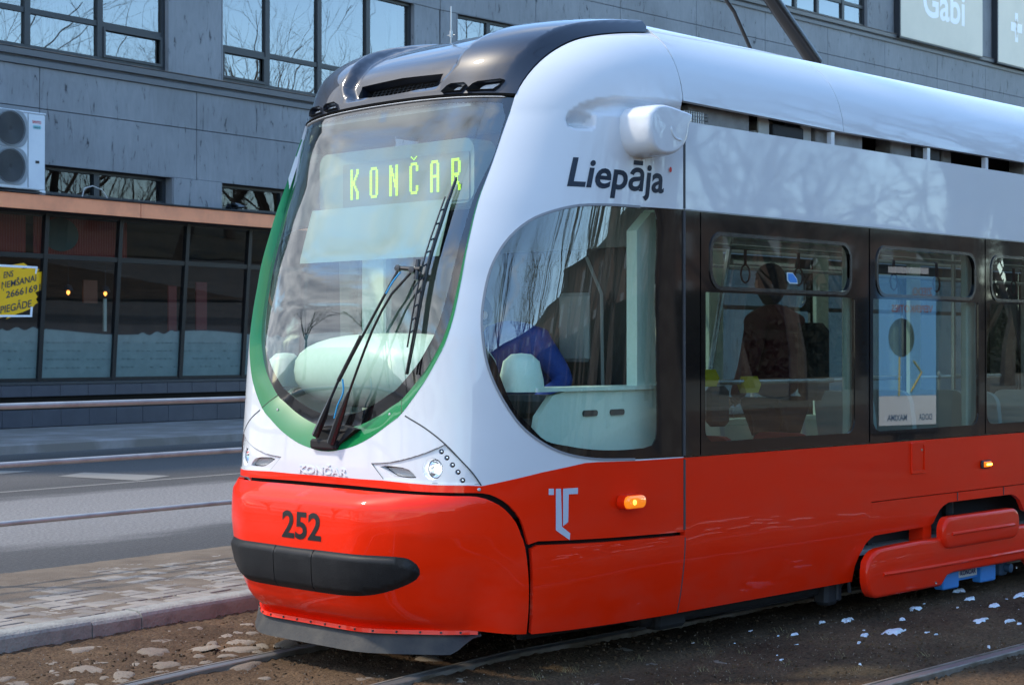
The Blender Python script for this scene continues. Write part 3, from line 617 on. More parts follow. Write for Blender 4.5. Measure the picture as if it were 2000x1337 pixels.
def window(fr, u0, u1, z0, z1, mul, tr, gm, recess=.16, small=None, inner=None, blinds=()):
    q = MB(); n0, n1 = recess - .05, recess + .05; w_ = .07
    fr.box(q, u0, u1, n0, n1, z0, z0 + w_ * 1.3); fr.box(q, u0, u1, n0, n1, z1 - w_, z1); fr.box(q, u0, u0 + w_, n0 + .002, n1, z0 + w_ * 1.3, z1 - w_); fr.box(q, u1 - w_ * 1.2, u1, n0 + .002, n1, z0 + w_ * 1.3, z1 - w_)
    xs_ = [u0 + w_] + mul + [u1 - w_ * 1.2]
    for m_ in mul: fr.box(q, m_ - .065, m_ + .065, n0 - .01, n1, z0 + w_ * 1.3, z1 - w_)
    for a, b_ in zip(xs_[:-1], xs_[1:]):
        if tr: fr.box(q, a + (.066 if a in mul else .001), b_ - (.066 if b_ in mul else .001), n0 + .005, n1, tr - .05, tr + .05)
    wobj = q.build('window', FRM, bld)
    rv = MB(); fr.box(rv, u0 - .02, u0, .0, recess + .05, z0, z1); fr.box(rv, u1, u1 + .02, .0, recess + .05, z0, z1); fr.box(rv, u0, u1, .0, recess + .05, z1, z1 + .02); rv.build('reveal', REND, wobj)
    for a, b_ in zip(xs_[:-1], xs_[1:]):
        for (c0, c1) in (((z0 + w_ * 1.3, tr - .05), (tr + .05, z1 - w_)) if tr else ((z0 + w_ * 1.3, z1 - w_),)):
            a2 = a + (.066 if a in mul else 0); b2 = b_ - (.066 if b_ in mul else 0); tx, ty = random.gauss(0, .0022), random.gauss(0, .0022)
            pan = mk('pane', [fr.p(a2, recess + tx, c0), fr.p(b2, recess - tx, c0), fr.p(b2, recess - tx + ty, c1), fr.p(a2, recess + tx + ty, c1)], [(0, 1, 2, 3)], gm, wobj)
            if small is not None and c0 < tr and xs_.index(a) in small:
                s2 = MB(); f_ = .055
                fr.box(s2, a2, b2, n0 - .03, n0 + .02, c0, c0 + f_); fr.box(s2, a2, b2, n0 - .03, n0 + .02, c1 - f_, c1); fr.box(s2, a2, a2 + f_, n0 - .03, n0 + .02, c0 + f_, c1 - f_); fr.box(s2, b2 - f_, b2, n0 - .03, n0 + .02, c0 + f_, c1 - f_); s2.build('vent_sash', FRM, wobj)
    for (a, b_, za_, zb_) in blinds:
        q = MB(); k = int((b_ - a) / .07)
        for i in range(k): u = a + i * .07; q.add([fr.p(u, recess + .25, za_), fr.p(u + .035, recess + .29, za_), fr.p(u + .07, recess + .25, za_), fr.p(u, recess + .25, zb_), fr.p(u + .035, recess + .29, zb_), fr.p(u + .07, recess + .25, zb_)], [(0, 1, 4, 3), (1, 2, 5, 4)])
        q.build('curtain', CURT, wobj)
    return wobj
zw0, zw1, ztr = 7.13, 9.7, 7.86
window(FL, -9.8, -3.65, zw0, zw1, [-8.27, -6.73, -5.2], ztr, GLB, small=[1])
window(FL, -2.19, 3.95, zw0, zw1, [-1.0, .66, 2.33], ztr, GLB, small=[3], blinds=[(1.2, 2.2, 7.2, 9.6), (-.9, .5, 7.2, 9.6)])
window(FL, 5.4, 11.42, zw0, zw1, [6.77, 8.35, 9.93], ztr, GLB, small=[0], blinds=[(10.9, 11.3, 7.2, 9.6)])
for a in (.58, 8.15, 15.75, 23.35): window(FR, a, a + 6.0, zw0, zw1, [a + 1.15, a + 2.75, a + 4.4], ztr, GLB)
for fr, b0, b1 in ((FL, -11.2, -9.8), (FL, -3.65, -2.19), (FL, 3.95, 5.4), (FL, 11.42, 12.36), (FR, 0, .58), (FR, 6.58, 8.15), (FR, 14.15, 15.75), (FR, 21.75, 23.35), (FR, 29.35, 46)):
    for (z0, z1) in ((zw0, zw1),):
        q = MB(); fr.box(q, b0 + .021, b1 - .021, .012, .2, z0, z1, .004); q.build('pier', REND, bld)
# third floor
for fr, bays in ((FL, [(-9.8, -3.65), (-2.19, 3.95), (5.4, 11.42)]), (FR, [(.58, 6.0), (7.6, 11.9), (13.3, 18.8)])):
    for a, b_ in bays:
        mm = [42.82 - 27.856, 44.0 - 27.856, 45.42 - 27.856] if a == 13.3 else [a + (b_ - a) * k / 4 for k in (1, 2, 3)]
        window(fr, a, b_, 11.87, 14.45, mm, 12.5, GLB, blinds=[(a + .1, b_ - .1, 12, 14.4)] if a == 13.3 else ())
for fr, b0, b1 in ((FL, -11.2, -9.8), (FL, -3.65, -2.19), (FL, 3.95, 5.4), (FL, 11.42, 12.36), (FR, 0, .58), (FR, 6.0, 7.6), (FR, 11.9, 13.3), (FR, 18.8, 46)):
    q = MB(); fr.box(q, b0 + .021, b1 - .021, .012, .2, 11.87, 14.45, .004); q.build('pier', REND, bld)
# low strip windows behind the canopy roof
for a, b_, mm in ((-9.8, -3.65, [-7.7, -5.7]), (-2.19, 4.05, [-.2, 2.32]), (5.38, 11.4, [7.3, 9.3])): window(FL, a, b_, 4.46, 5.03, mm, None, GLP, recess=.25)
for b0, b1 in ((-11.2, -9.8), (-3.65, -2.19), (4.07, 5.36), (11.42, 12.36)):
    q = MB(); FL.box(q, b0, b1, -.02, .26, 4.44, 5.03, .005); q.build('pier', REND, bld)
# canopy
can = MB(); FL.box(can, -11.4, 12.6, -.52, .12, 4.20, 4.40); can.build('canopy', ROOFF, bld)
for a, b_ in zip([-11.4, -7.2, -2.2, 2.78, 7.8, 12.6][:-1], [-11.4, -7.2, -2.2, 2.78, 7.8, 12.6][1:]):
    q = MB(); FL.box(q, a + .006, b_ - .006, -.56, -.52, 4.12, 4.395, .004); q.build('fascia_board', COPP, bld)
u = -11.4
while u < 12.5:
    l = random.uniform(.5, 1.1); q = MB(); rz_ = random.gauss(0, .01); FL.box(q, u, u + l, -.60, .0, 4.405, 4.425 + random.uniform(0, .018)); q.build('felt_strip', ROOFF, bld); u += l * .98
q = MB(); FL.box(q, -11.4, 12.6, -.5, .1, 4.14, 4.19); q.build('soffit', FRM, bld)
q = MB()
for k in range(6): u = 1.9 + k * .0; 
q.tube([FL.p(1.62, -.25, 4.42), FL.p(1.68, -.25, 4.62), FL.p(1.86, -.27, 4.68), FL.p(2.05, -.3, 4.62), FL.p(2.2, -.3, 4.45)], .012, 5); tag(q.build('bent_cable', mat('pale_cable', (.5, .5, .5), .6)), 'short bent pale cable sticking up from the canopy roof', 'cable')
q = MB(); c0 = Vector(FL.p(5.45, -.25, 4.5))
for k in range(26):
    a, b2, c3 = [c0 + Vector((random.gauss(0, .11), random.gauss(0, .06), random.uniform(-.08, .13))) for _ in range(3)]; q.add([a, b2, c3], [(0, 1, 2)])
tag(q.build('crumpled_bag', mat('black_foil', (.03, .035, .045), .2, spec=.8)), 'crumpled black plastic bag caught on the canopy edge', 'bag')
# shop front: slightly leaning glazing
SF = lambda u, z, d=0.0: FL.p(u, .22 - .08 * (z - 1.0) + d, z)
q = MB()
mull = [-11.0 + .0, -9.40, -7.69, -5.98, -4.27, -2.56, -.85 + .0, .99, 2.72, 4.42, 6.13, 7.84, 9.55, 11.26]
for u in mull: q.prism([(u - .045, -.05), (u + .045, -.05), (u + .045, .06), (u - .045, .06)], lambda a, n_, z: SF(a, z, n_), 1.0, 4.14)
for z0, z1 in ((1.0, 1.06), (3.28, 3.37), (4.08, 4.14)):
    for a, b_ in zip(mull[:-1], mull[1:]): q.prism([(a + .046, -.04), (b_ - .046, -.04), (b_ - .046, .05), (a + .046, .05)], lambda x_, n_, z: SF(x_, z, n_), z0, z1)
shop = q.build('shop_window', GR_SHOP, bld)
FILM = mat('frosted_film', (.25, .32, .30), .55, spec=.3, noise=(5, (.22, .285, .27), .4, .6))
for a, b_ in zip(mull[:-1], mull[1:]):
    for z0, z1 in ((1.06, 3.28), (3.37, 4.08)):
        tx = random.gauss(0, .0025); mk('pane', [SF(a + .046, z0, tx), SF(b_ - .046, z0, -tx), SF(b_ - .046, z1, -tx), SF(a + .046, z1, tx)], [(0, 1, 2, 3)], GLP, shop)
film = MB(); us = np.arange(-11, 11.3, .04); top = [1.93 + .05 * math.sin(u * 1.5 + .4) + (.03 * math.sin(u * 17) if math.sin(u * 2.0 + .3) > .55 else 0) for u in us]
film.add([SF(u, 1.06, .012) for u in us] + [SF(u, z, .012) for u, z in zip(us, top)], [(i, i + 1, len(us) + i + 1, len(us) + i) for i in range(len(us) - 1)]); film.build('frosted_film', FILM, shop)
SCR = mat('film_script', (.16, .21, .20), .6)
q = MB()
for row in range(4):
    z = 1.72 - .16 * row
    for k in range(int(22 / .12)):
        u = -11 + k * .12 + random.uniform(0, .03)
        if random.random() < .35: continue
        h = random.uniform(.01, .035); pts = [SF(u + dx, z + dz, .005) for dx, dz in ((0, 0), (.02, h), (.035, -h * .5), (.06, h * .7), (.085, 0))]
        q.tube(pts, .003, 3, False)
tag(q.build('script_print', SCR, shop), kind='stuff')
q = MB(); q.tube([SF(u, z + .012, .0) for u, z in zip(us, top)], .006, 4); q.build('film_border', mat('film_line', (.03, .03, .035), .6), shop)
# inside of the shop
q = MB(); FL.box(q, -11, 12.2, 3.6, 3.7, .3, 4.2); q.build('shop_back_wall', mat('shop_back_wall', (.055, .04, .035), .9, noise=(1.2, (.03, .028, .028), .4, .6)), bld)
REDB = mat('red_banner', (.22, .025, .015), .7); DGR = mat('dark_green_print', (.012, .035, .025), .7)
for a, b_, lab in ((-.8, .9, 'red and dark green banner hanging behind the top shop pane at the left edge'), (1.05, 3.3, 'wide red banner with dark green disc behind the top shop pane')):
    e_ = empty('banner', (0, 0, 0), lab, 'banner'); q = MB(); k = int((b_ - a) / .06)
    for i in range(k): u = a + i * .06; q.add([FL.p(u, .45, 3.35), FL.p(u + .03, .48, 3.35), FL.p(u + .06, .45, 3.35), FL.p(u, .45, 4.1), FL.p(u + .03, .48, 4.1), FL.p(u + .06, .45, 4.1)], [(0, 1, 4, 3), (1, 2, 5, 4)])
    q.build('cloth', REDB, e_); cx_ = a + (.62 if a > 0 else .1); q = MB(); q.add([FL.p(cx_, .44, 3.78)] + [FL.p(cx_ + .42 * math.cos(2 * math.pi * k / 28), .44, 3.78 + .32 * math.sin(2 * math.pi * k / 28)) for k in range(28)], [(0, 1 + k, 1 + (k + 1) % 28) for k in range(28)]); q.build('print', DGR, e_)
for i, (u, lab) in enumerate(((2.2, 'left one of two glowing warm pendant bulbs inside the dark shop'), (3.1, 'right one of two glowing warm pendant bulbs inside the dark shop'))):
    e_ = empty('pendant_lamp', FL.p(u, .9, 2.7), lab, 'lamp', 'glowing pendant bulbs in the shop'); q = MB(); q.lathe([(.0, .12), (.05, .11), (.09, .03), (.1, 0)], (0, 0, .04), (0, 0, 1), 12); q.build('lamp_shade', FRM, e_)
    q = MB(); q.lathe([(0, -.05), (.03, -.02), (.037, .01), (.02, .04), (0, .06)], (0, 0, .0), (0, 0, 1), 10); q.build('bulb', mat('warm_bulb', (1, .4, .1), .5, emit=(1, .36, .07), estr=1.1), e_, True); q = MB(); q.tube([(0, 0, .15), (0, 0, 1.3)], .006, 5); q.build('cord', FRM, e_)
for u, w_, z0, z1, mt_, lab in ((2.95, .07, 1.95, 2.6, 'tall_pale', 'narrow pale strip standing behind the second shop mullion'), (4.6, .22, 1.95, 2.9, 'red_pic', 'upright dark red poster inside the shop, nearer of two'), (5.35, .3, 1.95, 3.0, 'red_pic', 'upright dark red poster inside the shop beside the tram nose'), (2.45, .34, 2.5, 2.95, 'brown_pic', 'brown square picture hanging beside the shop bulb')):
    q = MB(); FL.box(q, u, u + w_, .75, .79, z0, z1, .004); tag(q.build('poster', mat(mt_, {'tall_pale': (.42, .45, .38), 'red_pic': (.16, .03, .025), 'brown_pic': (.17, .06, .03)}[mt_], .7)), lab, 'poster')
# base: tile courses with a dark recess between
q = MB(); FL.box(q, -11.2, 12.36, .3, 3.6, .3, 1.0); FL.box(q, -11.2, 12.36, .25, .4, .0, .8); q.build('plinth', VDARK, bld)
q = MB(); q.prism([(.02, .99), (.35, 1.0), (.35, .94), (.02, .94)], lambda n_, z, u: FL.p(u, n_, z), -11.2, 12.36); q.build('shop_sill', FRM, bld)
u = -11.0
while u < 12.2:
    for z0, z1, nn in ((.72, .935, .03), (.16, .48, .0)):
        q = MB(); FL.box(q, u + .004, u + .646, nn, nn + .02, z0 + .003, z1 - .003, .003); q.build('wall_tile', TILE, bld)
    u += .65
q = MB(); FL.box(q, -11.2, 12.36, .05, .3, .73, .93); FL.box(q, -11.2, 12.36, .02, .3, .16, .475); q.build('tile_backing', ROOM, bld)
q = MB(); FR.box(q, 0, 47, 0, .3, .0, 5.03); q.build('ground_floor_wall', REND, bld)
# window sticker on the first shop pane
def swz(px, py): k = 3551 / (3551 - px); return (.01127 * px * 1.0 + .13 , 1.6 + (681 - py) * 30.6 / 3300 * k)
stk = empty('window_sticker', (0, 0, 0), 'yellow brush-stroke sticker with white square outline and dark blue lettering on the shop glass', 'sticker')
YEL = mat('sticker_yellow', (.95, .52, .0), .6); WHT = mat('sticker_white', (.85, .88, .95), .6); NAV = mat('sticker_navy', (.02, .03, .06), .6)
def spol(pts, m_, name, d): mk(name, [SF(*swz(x, y), d) for x, y in pts], [tuple(range(len(pts)))[::-1]], m_, stk)
yb = [(-60, 530), (36, 512), (44, 517), (32, 524), (55, 521), (68, 525), (64, 530), (74, 529), (76, 536), (80, 541), (77, 546), (81, 552), (76, 558), (80, 562), (72, 566), (66, 568), (62, 570), (67, 578), (64, 583), (68, 590), (63, 593), (58, 600), (40, 608), (28, 612), (18, 618), (8, 622), (12, 616), (-60, 632)]
spol(yb, YEL, 'brush_shape', -.004)
for pg in ([(-60, 512), (64, 519), (64, 523), (-60, 517)], [(60, 523.2), (64, 523.2), (62, 533), (59.5, 533)], [(-60, 614), (58, 614), (58, 618), (-60, 618)], [(54, 598), (58.5, 598), (58, 613.8), (53.5, 613.8)]): spol(pg, WHT, 'square_outline', -.006)
def stext(s, x0, x1, y0, cap, rise):
    f3 = lambda u, v, d: SF(*swz(u, v - (u - x0) * rise), -.008 - d)
    lettering('lettering', s, (x0, x1, y0, y0 - cap), f3, NAV, stk, .012)
stext('ENS', -1, 17, 542, 12, .20); stext('\u0145EM\u0160ANAI', -4, 62, 563, 12.5, .24); stext('26661691', 5, 71, 581, 13, .23); stext('PIEG\u0100DE', -4, 55, 611, 14, .22)
# signs on the upper facade
SGN = mat('sign_panel_greige', (.72, .66, .54), .5, noise=(.5, (.66, .61, .50), .4, .6)); SGW = mat('sign_white', (.95, .95, .95), .5)
def sgn(lab, x0, x1, z0, z1):
    e_ = empty('shop_sign', FR.p(x0 - PK.x, -.3, z0), lab, 'sign'); e_.location = (0, 0, 0)
    q = MB(); FR.box(q, x0 - PK.x, x1 - PK.x, -.22, -.02, z0, z1, .01); q.build('sign_panel', SGN, e_); q = MB(); FR.box(q, x0 - PK.x - .06, x0 - PK.x - .005, -.23, -.01, z0 - .03, z1); FR.box(q, x0 - PK.x - .06, x1 - PK.x, -.21, -.01, z0 - .05, z0 - .008); q.build('sign_frame', FRM, e_); return e_
e_ = sgn('greige sign panel reading Gabi high on the grey facade', 48.3, 53.7, 11.78, 14.9)
f3 = lambda u, v, d: FR.p(u - PK.x, -.222 - d, v)
lettering('lettering', 'Gabi', (49.7, 52.45, 12.68, 13.75), f3, SGW, e_, .02)
e_ = sgn('greige sign panel with a white pharmacy cross, right of the Gabi sign', 54.8, 60.5, 11.74, 14.9)
cxx, czz = 56.15, 13.12; q = MB()
for w_, h_ in ((.11, .52), (.42, .16)): q.add([f3(cxx + a * w_, czz + c_ * h_, .002 + (.001 if w_ > .2 else 0)) for a, c_ in ((-1, -1), (1, -1), (1, 1), (-1, 1))], [(0, 1, 2, 3)])
q.build('pharmacy_cross', SGW, e_); q = MB(); q.tube([f3(cxx, czz - .35, .01), f3(cxx, czz + .3, .01)], .02, 5); q.tube([f3(cxx + .05 * math.sin(k * 1.1), czz - .3 + k * .06, .012) for k in range(9)], .014, 5); q.tube([f3(cxx - .1, czz + .22, .01), f3(cxx, czz + .14, .01), f3(cxx + .1, czz + .22, .01)], .018, 5); q.build('snake_emblem', SGN, e_)
lettering('lettering', 'A', (56.75, 57.25, 12.55, 13.1), f3, SGW, e_, .02)
# air conditioner standing on the canopy
ac = empty('air_conditioner', (0, 0, 0), 'white two-fan outdoor air conditioning unit standing on the copper canopy', 'air conditioner')
ACW = mat('ac_cream_metal', (.60, .66, .72), .45, noise=(2, (.52, .58, .65), .4, .7)); AN = -.60
ua, ub, zb, zt = -.76, .54, 4.45, 5.84
q = MB(); FL.box(q, ua, ub, AN, AN + .36, zb + .02, zt, .02); q.build('casing', ACW, ac)
q = MB(); FL.box(q, ua - .01, ub + .01, AN - .01, AN + .37, zt, zt + .03, .01); q.build('lid', ACW, ac)
q = MB(); FL.box(q, ua + .05, ua + .2, AN, AN + .34, zb - .04, zb + .02); q.build('foot', ACW, ac); q = MB(); FL.box(q, ub - .12, ub, AN, AN + .34, zb - .05, zb + .02); q.build('foot', ACW, ac)
q = MB(); FL.box(q, .155, .165, AN - .004, AN, zb + .05, zt - .01); FL.box(q, .32, .40, AN - .006, AN, 4.95, 5.0); q.build('panel_joint', DARK, ac)
GRL = mat('fan_grille', (.09, .10, .11), .6); GR2 = mat('fan_rim', (.22, .25, .28), .5)
for zc in (5.53, 4.86):
    uc = -.23; fr_ = lambda x_, z_, d: FL.p(uc + x_, AN - d, zc + z_)
    q = MB(); pr = rrect(-.36, .36, -.33, .33, .2, 6); q.prism(pr, fr_, .0, .02); fan = q.build('fan_housing', GR2, ac)
    q = MB()
    for k in range(12): rr = .05 + k * .022; q.tube([fr_(rr * math.cos(2 * math.pi * j / 24), rr * math.sin(2 * math.pi * j / 24), .028) for j in range(25)], .004, 3, False)
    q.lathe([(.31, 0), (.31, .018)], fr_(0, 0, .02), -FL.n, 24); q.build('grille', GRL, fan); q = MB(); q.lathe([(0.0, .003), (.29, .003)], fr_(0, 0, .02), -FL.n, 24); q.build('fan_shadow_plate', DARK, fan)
f3 = lambda u, v, d: FL.p(u, AN - .004 - d, v)
lettering('brand_lettering', 'SANYO', (.25, .44, 5.67, 5.72), f3, mat('red_print', (.55, .08, .08), .5), ac, .03)
q = MB(); q.add([f3(u, v, .001) for u, v in rrect(.26, .44, 5.57, 5.635, .03, 4)], [tuple(range(20))[::-1]]); q.build('teal_label', mat('teal_print', (.18, .45, .50), .5), ac)
lettering('label_lettering', 'eco-i', (.29, .41, 5.585, 5.62), lambda u, v, d: f3(u, v, d + .002), DARK, ac, .02)
# guard rail along the road edge
gr = empty('guard_rail', (0, 0, 0), 'galvanised three-bar pedestrian guard rail running along the road behind the tram', 'railing')
GAL = mat('galvanised_tube', (.42, .42, .41), .38, metal=.35, noise=(6, (.30, .29, .28), .4, .7))
for z, r_ in ((1.227, .021), (.845, .020), (.462, .018)):
    q = MB(); q.tube([L2(s_, -.19, z) for s_ in (-12, -6, 0, 6, 12, 16)], r_, 10); q.build('rail_bar', GAL, gr, True)
for k in range(-4, 7):
    s_ = 2.12 + 2.52 * k; q = MB(); q.tube([L2(s_, -.19, .05), L2(s_, -.19, 1.27)], .024, 10); q.lathe([(.0, .045), (.018, .04), (.026, .0)], L2(s_, -.19, 1.26), (0, 0, 1), 10)
    for z in (1.227, .845, .462): q.lathe([(.034, -.03), (.034, .03)], L2(s_, -.19, z), sd, 10)
    q.build('post', GAL, gr, True)

# ================================================================== TRAM
tram = empty('tram', (0, 0, 0), 'red and white low-floor tram with green-ringed oval windscreen, number 252 and lit KON\u010cAR display', 'tram')
mir = lambda L: [(-a, p) for a, p in L][::-1]
XE = 15.2                                            # rear end of this car
ps_ = np.concatenate([np.linspace(.2, 3.0, 30), np.linspace(3.02, 3.505, 40)])
def a_seam(p, xs=7.03):
    g = np.linspace(0, AE + .2, 1500); x = P(g, np.full_like(g, p))[:, 0]; i = np.searchsorted(x, xs); return float(g[min(i, len(g) - 1)])
SEAM = [(a_seam(p), float(p)) for p in ps_]
def seam_at(p): return float(np.interp(p, [q[1] for q in SEAM], [q[0] for q in SEAM]))
def seam_rng(p0, p1, e=0.0): return [(seam_at(p) - e, float(p)) for p in np.linspace(p0, p1, max(3, int(abs(p1 - p0) / .05)))]
wind_r = [(.868, 2.842), (.8599, 2.72), (.8505, 2.5232), (.8393, 2.3052), (.8433, 2.14), (.8433, 1.9755), (.8267, 1.7983), (.7907, 1.652), (.7489, 1.5604), (.6723, 1.4336), (.5462, 1.2871), (.4642, 1.2323), (.3462, 1.1654), (.2098, 1.1117), (.0635, 1.0824), (0, 1.079)]
WR_ = smooth_line(wind_r, .03)                        # right-hand outline, top corner down to the bottom centre
TOPL = [(a, 2.868 - .026 * (a / .868) ** 2) for a in np.linspace(0, .868, 18)]
WIND = TOPL[:-1] + WR_ ; WIND = [q for q in WIND]      # closed by the centre line
arc = smooth_line([(.8664, 2.836), (.8815, 2.886), (.911, 2.951), (.955, 3.025), (1.015, 3.105), (1.1035, 3.183), (1.2074, 3.238), (1.3668, 3.294), (1.50, 3.335), (1.565, 3.365)], .03)
arc[-1] = (seam_at(3.365), 3.365)
gap = smooth_line([(0, .9175), (.2622, .9174), (.6865, .9122), (.8257, .9114), (.9695, .9092), (1.0344, .8883), (1.094, .8471), (1.1484, .7782), (1.1716, .7102), (1.1875, .655)], .03)
top_edge = [(0, 2.870)] + [(a, 2.870 - .026 * (a / .868) ** 2) for a in np.linspace(.1, .8, 8)]
DOM = gap + [(1.235, .668), (1.6, .6555)] + [(seam_at(.640) - .003, .640)] + seam_rng(.7, 3.36, .003) + arc[::-1] + top_edge[::-1]
sideg = smooth_line([(1.7632, 2.3287), (1.5153, 2.3256), (1.3318, 2.3092), (1.1743, 2.2625), (1.0839, 2.2041), (1.0167, 2.1142), (.973, 1.988), (.9561, 1.8505), (.9524, 1.7262), (.9688, 1.5778), (.9995, 1.4666), (1.0579, 1.3429), (1.1309, 1.2356), (1.2214, 1.1591), (1.3301, 1.1007), (1.4455, 1.0684), (1.584, 1.0494), (1.8011, 1.0387)], .03)
SIDEG = [(seam_at(2.335) - .003, 2.335)] + sideg + [(seam_at(1.034) - .003, 1.034)] + seam_rng(1.08, 2.3, .003)
clear = smooth_line([(1.5167, 2.3178), (1.3333, 2.3015), (1.176, 2.2548), (1.0856, 2.1965), (1.0183, 2.1066), (.9788, 1.9805), (.9633, 1.8505), (.9596, 1.7262), (.9757, 1.6025), (1.0136, 1.5481), (1.0585, 1.417), (1.113, 1.3026), (1.1938, 1.2169), (1.2688, 1.1527), (1.3855, 1.1237), (1.5349, 1.1), (1.6963, 1.0904), (1.86, 1.0925)], .03)
CLEAR = [(1.885, 2.318)] + clear + [(1.925, 1.105), (1.948, 1.14), (1.954, 1.2), (1.957, 1.7086), (1.93, 2.1), (1.902, 2.27)]
redb = [(0, .9545), (.2607, .953), (.4335, .9547), (.7342, .9459), (.9089, .9463), (.9663, .9435), (1.2531, 1.0015), (1.4844, 1.0363), (1.56, 1.0375), (1.8, 1.031), (seam_at(1.0295) - .003, 1.0295)]
RREG = [(0, .93)] + gap[1:] + DOM[len(gap):len(gap) + 2] + [(seam_at(.640) - .003, .640)] + seam_rng(.7, 1.0, .003) + redb[::-1]
RREG[0] = (0, .9175)
pod = smooth_line([(.3501, 1.0338), (.4744, 1.0445), (.603, 1.0722), (.7161, 1.1078), (.7871, 1.1413)], .03)[:-1] + smooth_line([(.7871, 1.1413), (.8796, 1.054), (.9279, 1.0001), (.9593, .9515)], .03) + [(.7341, .9535), (.437, .9615)]
fogp = smooth_line([(.4054, 1.0212), (.4475, 1.0282), (.5587, 1.0232), (.5969, 1.0149), (.6439, .9772), (.561, .976), (.4948, .9804), (.4054, 1.0212)], .03)[:-1]
def circ(ca, cp, r, n=20): return [(ca + r * math.cos(2 * math.pi * k / n), cp + r * math.sin(2 * math.pi * k / n)) for k in range(n)]
HC = (.730, 1.022); headp = circ(*HC, .053)
smalls = [(.771, 1.1066), (.7997, 1.0776), (.8281, 1.0437), (.8556, 1.0097), (.8781, .9707)]
smallp = [circ(a, p, .0135, 10) for a, p in smalls]
scoop = [(1.1802, 2.7466), (1.1944, 2.7841), (1.2584, 2.8166), (1.3545, 2.8388), (1.4806, 2.8543), (1.6439, 2.8623), (1.8765, 2.8671), (2.12, 2.8658), (2.14, 2.82), (1.8792, 2.808), (1.696, 2.800), (1.4938, 2.788), (1.371, 2.774), (1.3798, 2.7217), (1.3536, 2.7018), (1.2568, 2.6996), (1.207, 2.7133)]
scoop_d = [(1.1802, 2.7466), (1.1974, 2.7736), (1.2708, 2.7914), (1.3533, 2.7807), (1.3798, 2.7217), (1.3536, 2.7018), (1.2568, 2.6996), (1.207, 2.7133)]
def ssm(x, a, b): t_ = np.clip((x - a) / (b - a), 0, 1); return t_ * t_ * (3 - 2 * t_)
def cab_disp(a, p):
    a = np.asarray(a, float); p = np.asarray(p, float); q = np.stack([np.abs(a).ravel(), p.ravel()], 1)
    d = np.zeros(len(q)); near = (q[:, 0] > 1.1) & (q[:, 1] > 2.62) & (q[:, 1] < 2.95)
    if near.any():
        qq = q[near]; sd1 = dpoly(scoop, qq) * np.where(inpoly(scoop, qq), 1, -1); sd2 = dpoly(scoop_d, qq) * np.where(inpoly(scoop_d, qq), 1, -1)
        d[near] = -.026 * ssm(sd1, -.008, .03) - .045 * ssm(sd2, -.004, .04)
    return d.reshape(a.shape)
flapl = smooth_line([(.5655, 1.275), (.6834, 1.2181), (.7868, 1.1462), (.8796, 1.054), (.9279, 1.0001), (.9639, .946)], .03)
vo, fo, ce = triang([DOM, WIND, SIDEG, CLEAR, RREG, pod, fogp, headp] + smallp, .045, ((1.12, 2.17, 2.66, 2.90), .014))
I_ = {k: inpoly(v, ce) for k, v in dict(dom=DOM, wind=WIND, sg=SIDEG, clear=CLEAR, red=RREG, pod=pod, fog=fogp, head=headp).items()}
sm_in = np.zeros(len(ce), bool)
for s_p in smallp: sm_in |= inpoly(s_p, ce)
body = I_['dom'] & ~I_['wind'] & ~I_['sg'] & ~I_['red']
patch('cab_shell', vo, fo[body & ~I_['pod']], WHITE, tram, disp=cab_disp, thick=.025, mirror=True)
for fl in (False, True): patch('headlamp_surround', vo, fo[body & I_['pod'] & ~I_['fog'] & ~I_['head'] & ~sm_in], WHITE, tram, off=-.006, thick=.03, flip_y=fl)
patch('lower_cab_panel', vo, fo[I_['red'] & ~I_['pod']], RED, tram, thick=.022, mirror=True)
for fl in (False, True):
    patch('cab_side_glazing', vo, fo[I_['sg'] & ~I_['clear']], BLACKG, tram, off=-.004, thick=.006, flip_y=fl)
    patch('cab_side_window', vo, fo[I_['clear']], GLS, tram, off=-.005, thick=0, flip_y=fl)
ribbon('window_gasket', sideg, .012, mat('gasket_grey', (.25, .26, .28), .4), tram, off=.003, mirror=True)
# windscreen ring and glass
rw = []                                             # inward offset of the ring
A_ = np.array(WR_)
T_ = np.gradient(A_, axis=0); T_ /= np.hypot(*T_.T)[:, None]; Nn = np.stack([T_[:, 1], -T_[:, 0]], 1); 
Nn *= np.where((Nn * (np.array([0, 2.0]) - A_)).sum(1) < 0, -1, 1)[:, None]
wfun = pchip([1.0, 1.2, 1.5, 2.0, 2.35, 2.6, 2.9], [.118, .100, .068, .056, .040, .010, .002]); dfun = pchip([1.0, 2.0, 2.5, 2.8, 2.95], [.064, .062, .045, .012, .008])
INN = A_ + Nn * wfun(A_[:, 1])[:, None]; INN[-1, 0] = 0; INN[:, 0] = np.maximum(INN[:, 0], 0)
def PG(a, p):
    q = P(a, p); q[..., 0] = q[..., 0] + dfun(np.asarray(p, float)); return q
m_split = int(np.argmin(np.hypot(A_[:, 0] - .5655, A_[:, 1] - 1.285)))
def ring_part(name, i0, i1, m_, sgs, hgt=0.0):
    for sg_ in sgs:
        V = []; Fc = []; L = list(range(i0, i1)); n_ = len(L)
        for i in L:
            q0 = P(np.array([A_[i, 0] * sg_ + 1e-9]), np.array([A_[i, 1]]))[0]; N0 = nrm(P, np.array([A_[i, 0] * sg_ + 1e-9]), np.array([A_[i, 1]]))[0]; q1 = PG(np.array([INN[i, 0] * sg_ + 1e-9]), np.array([INN[i, 1]]))[0]
            q0 = q0 + N0 * .001; V += [q0 - N0 * .02, q0, q0 * .5 + q1 * .5 + np.array([-.005, 0, .0]), q1, q1 + np.array([.02, 0, 0])]
        for k in range(n_ - 1):
            for j in range(4): Fc.append((k * 5 + j, k * 5 + j + 1, (k + 1) * 5 + j + 1, (k + 1) * 5 + j))
        b = MB(); b.add(V, Fc); o = b.build(name, m_, tram, True)
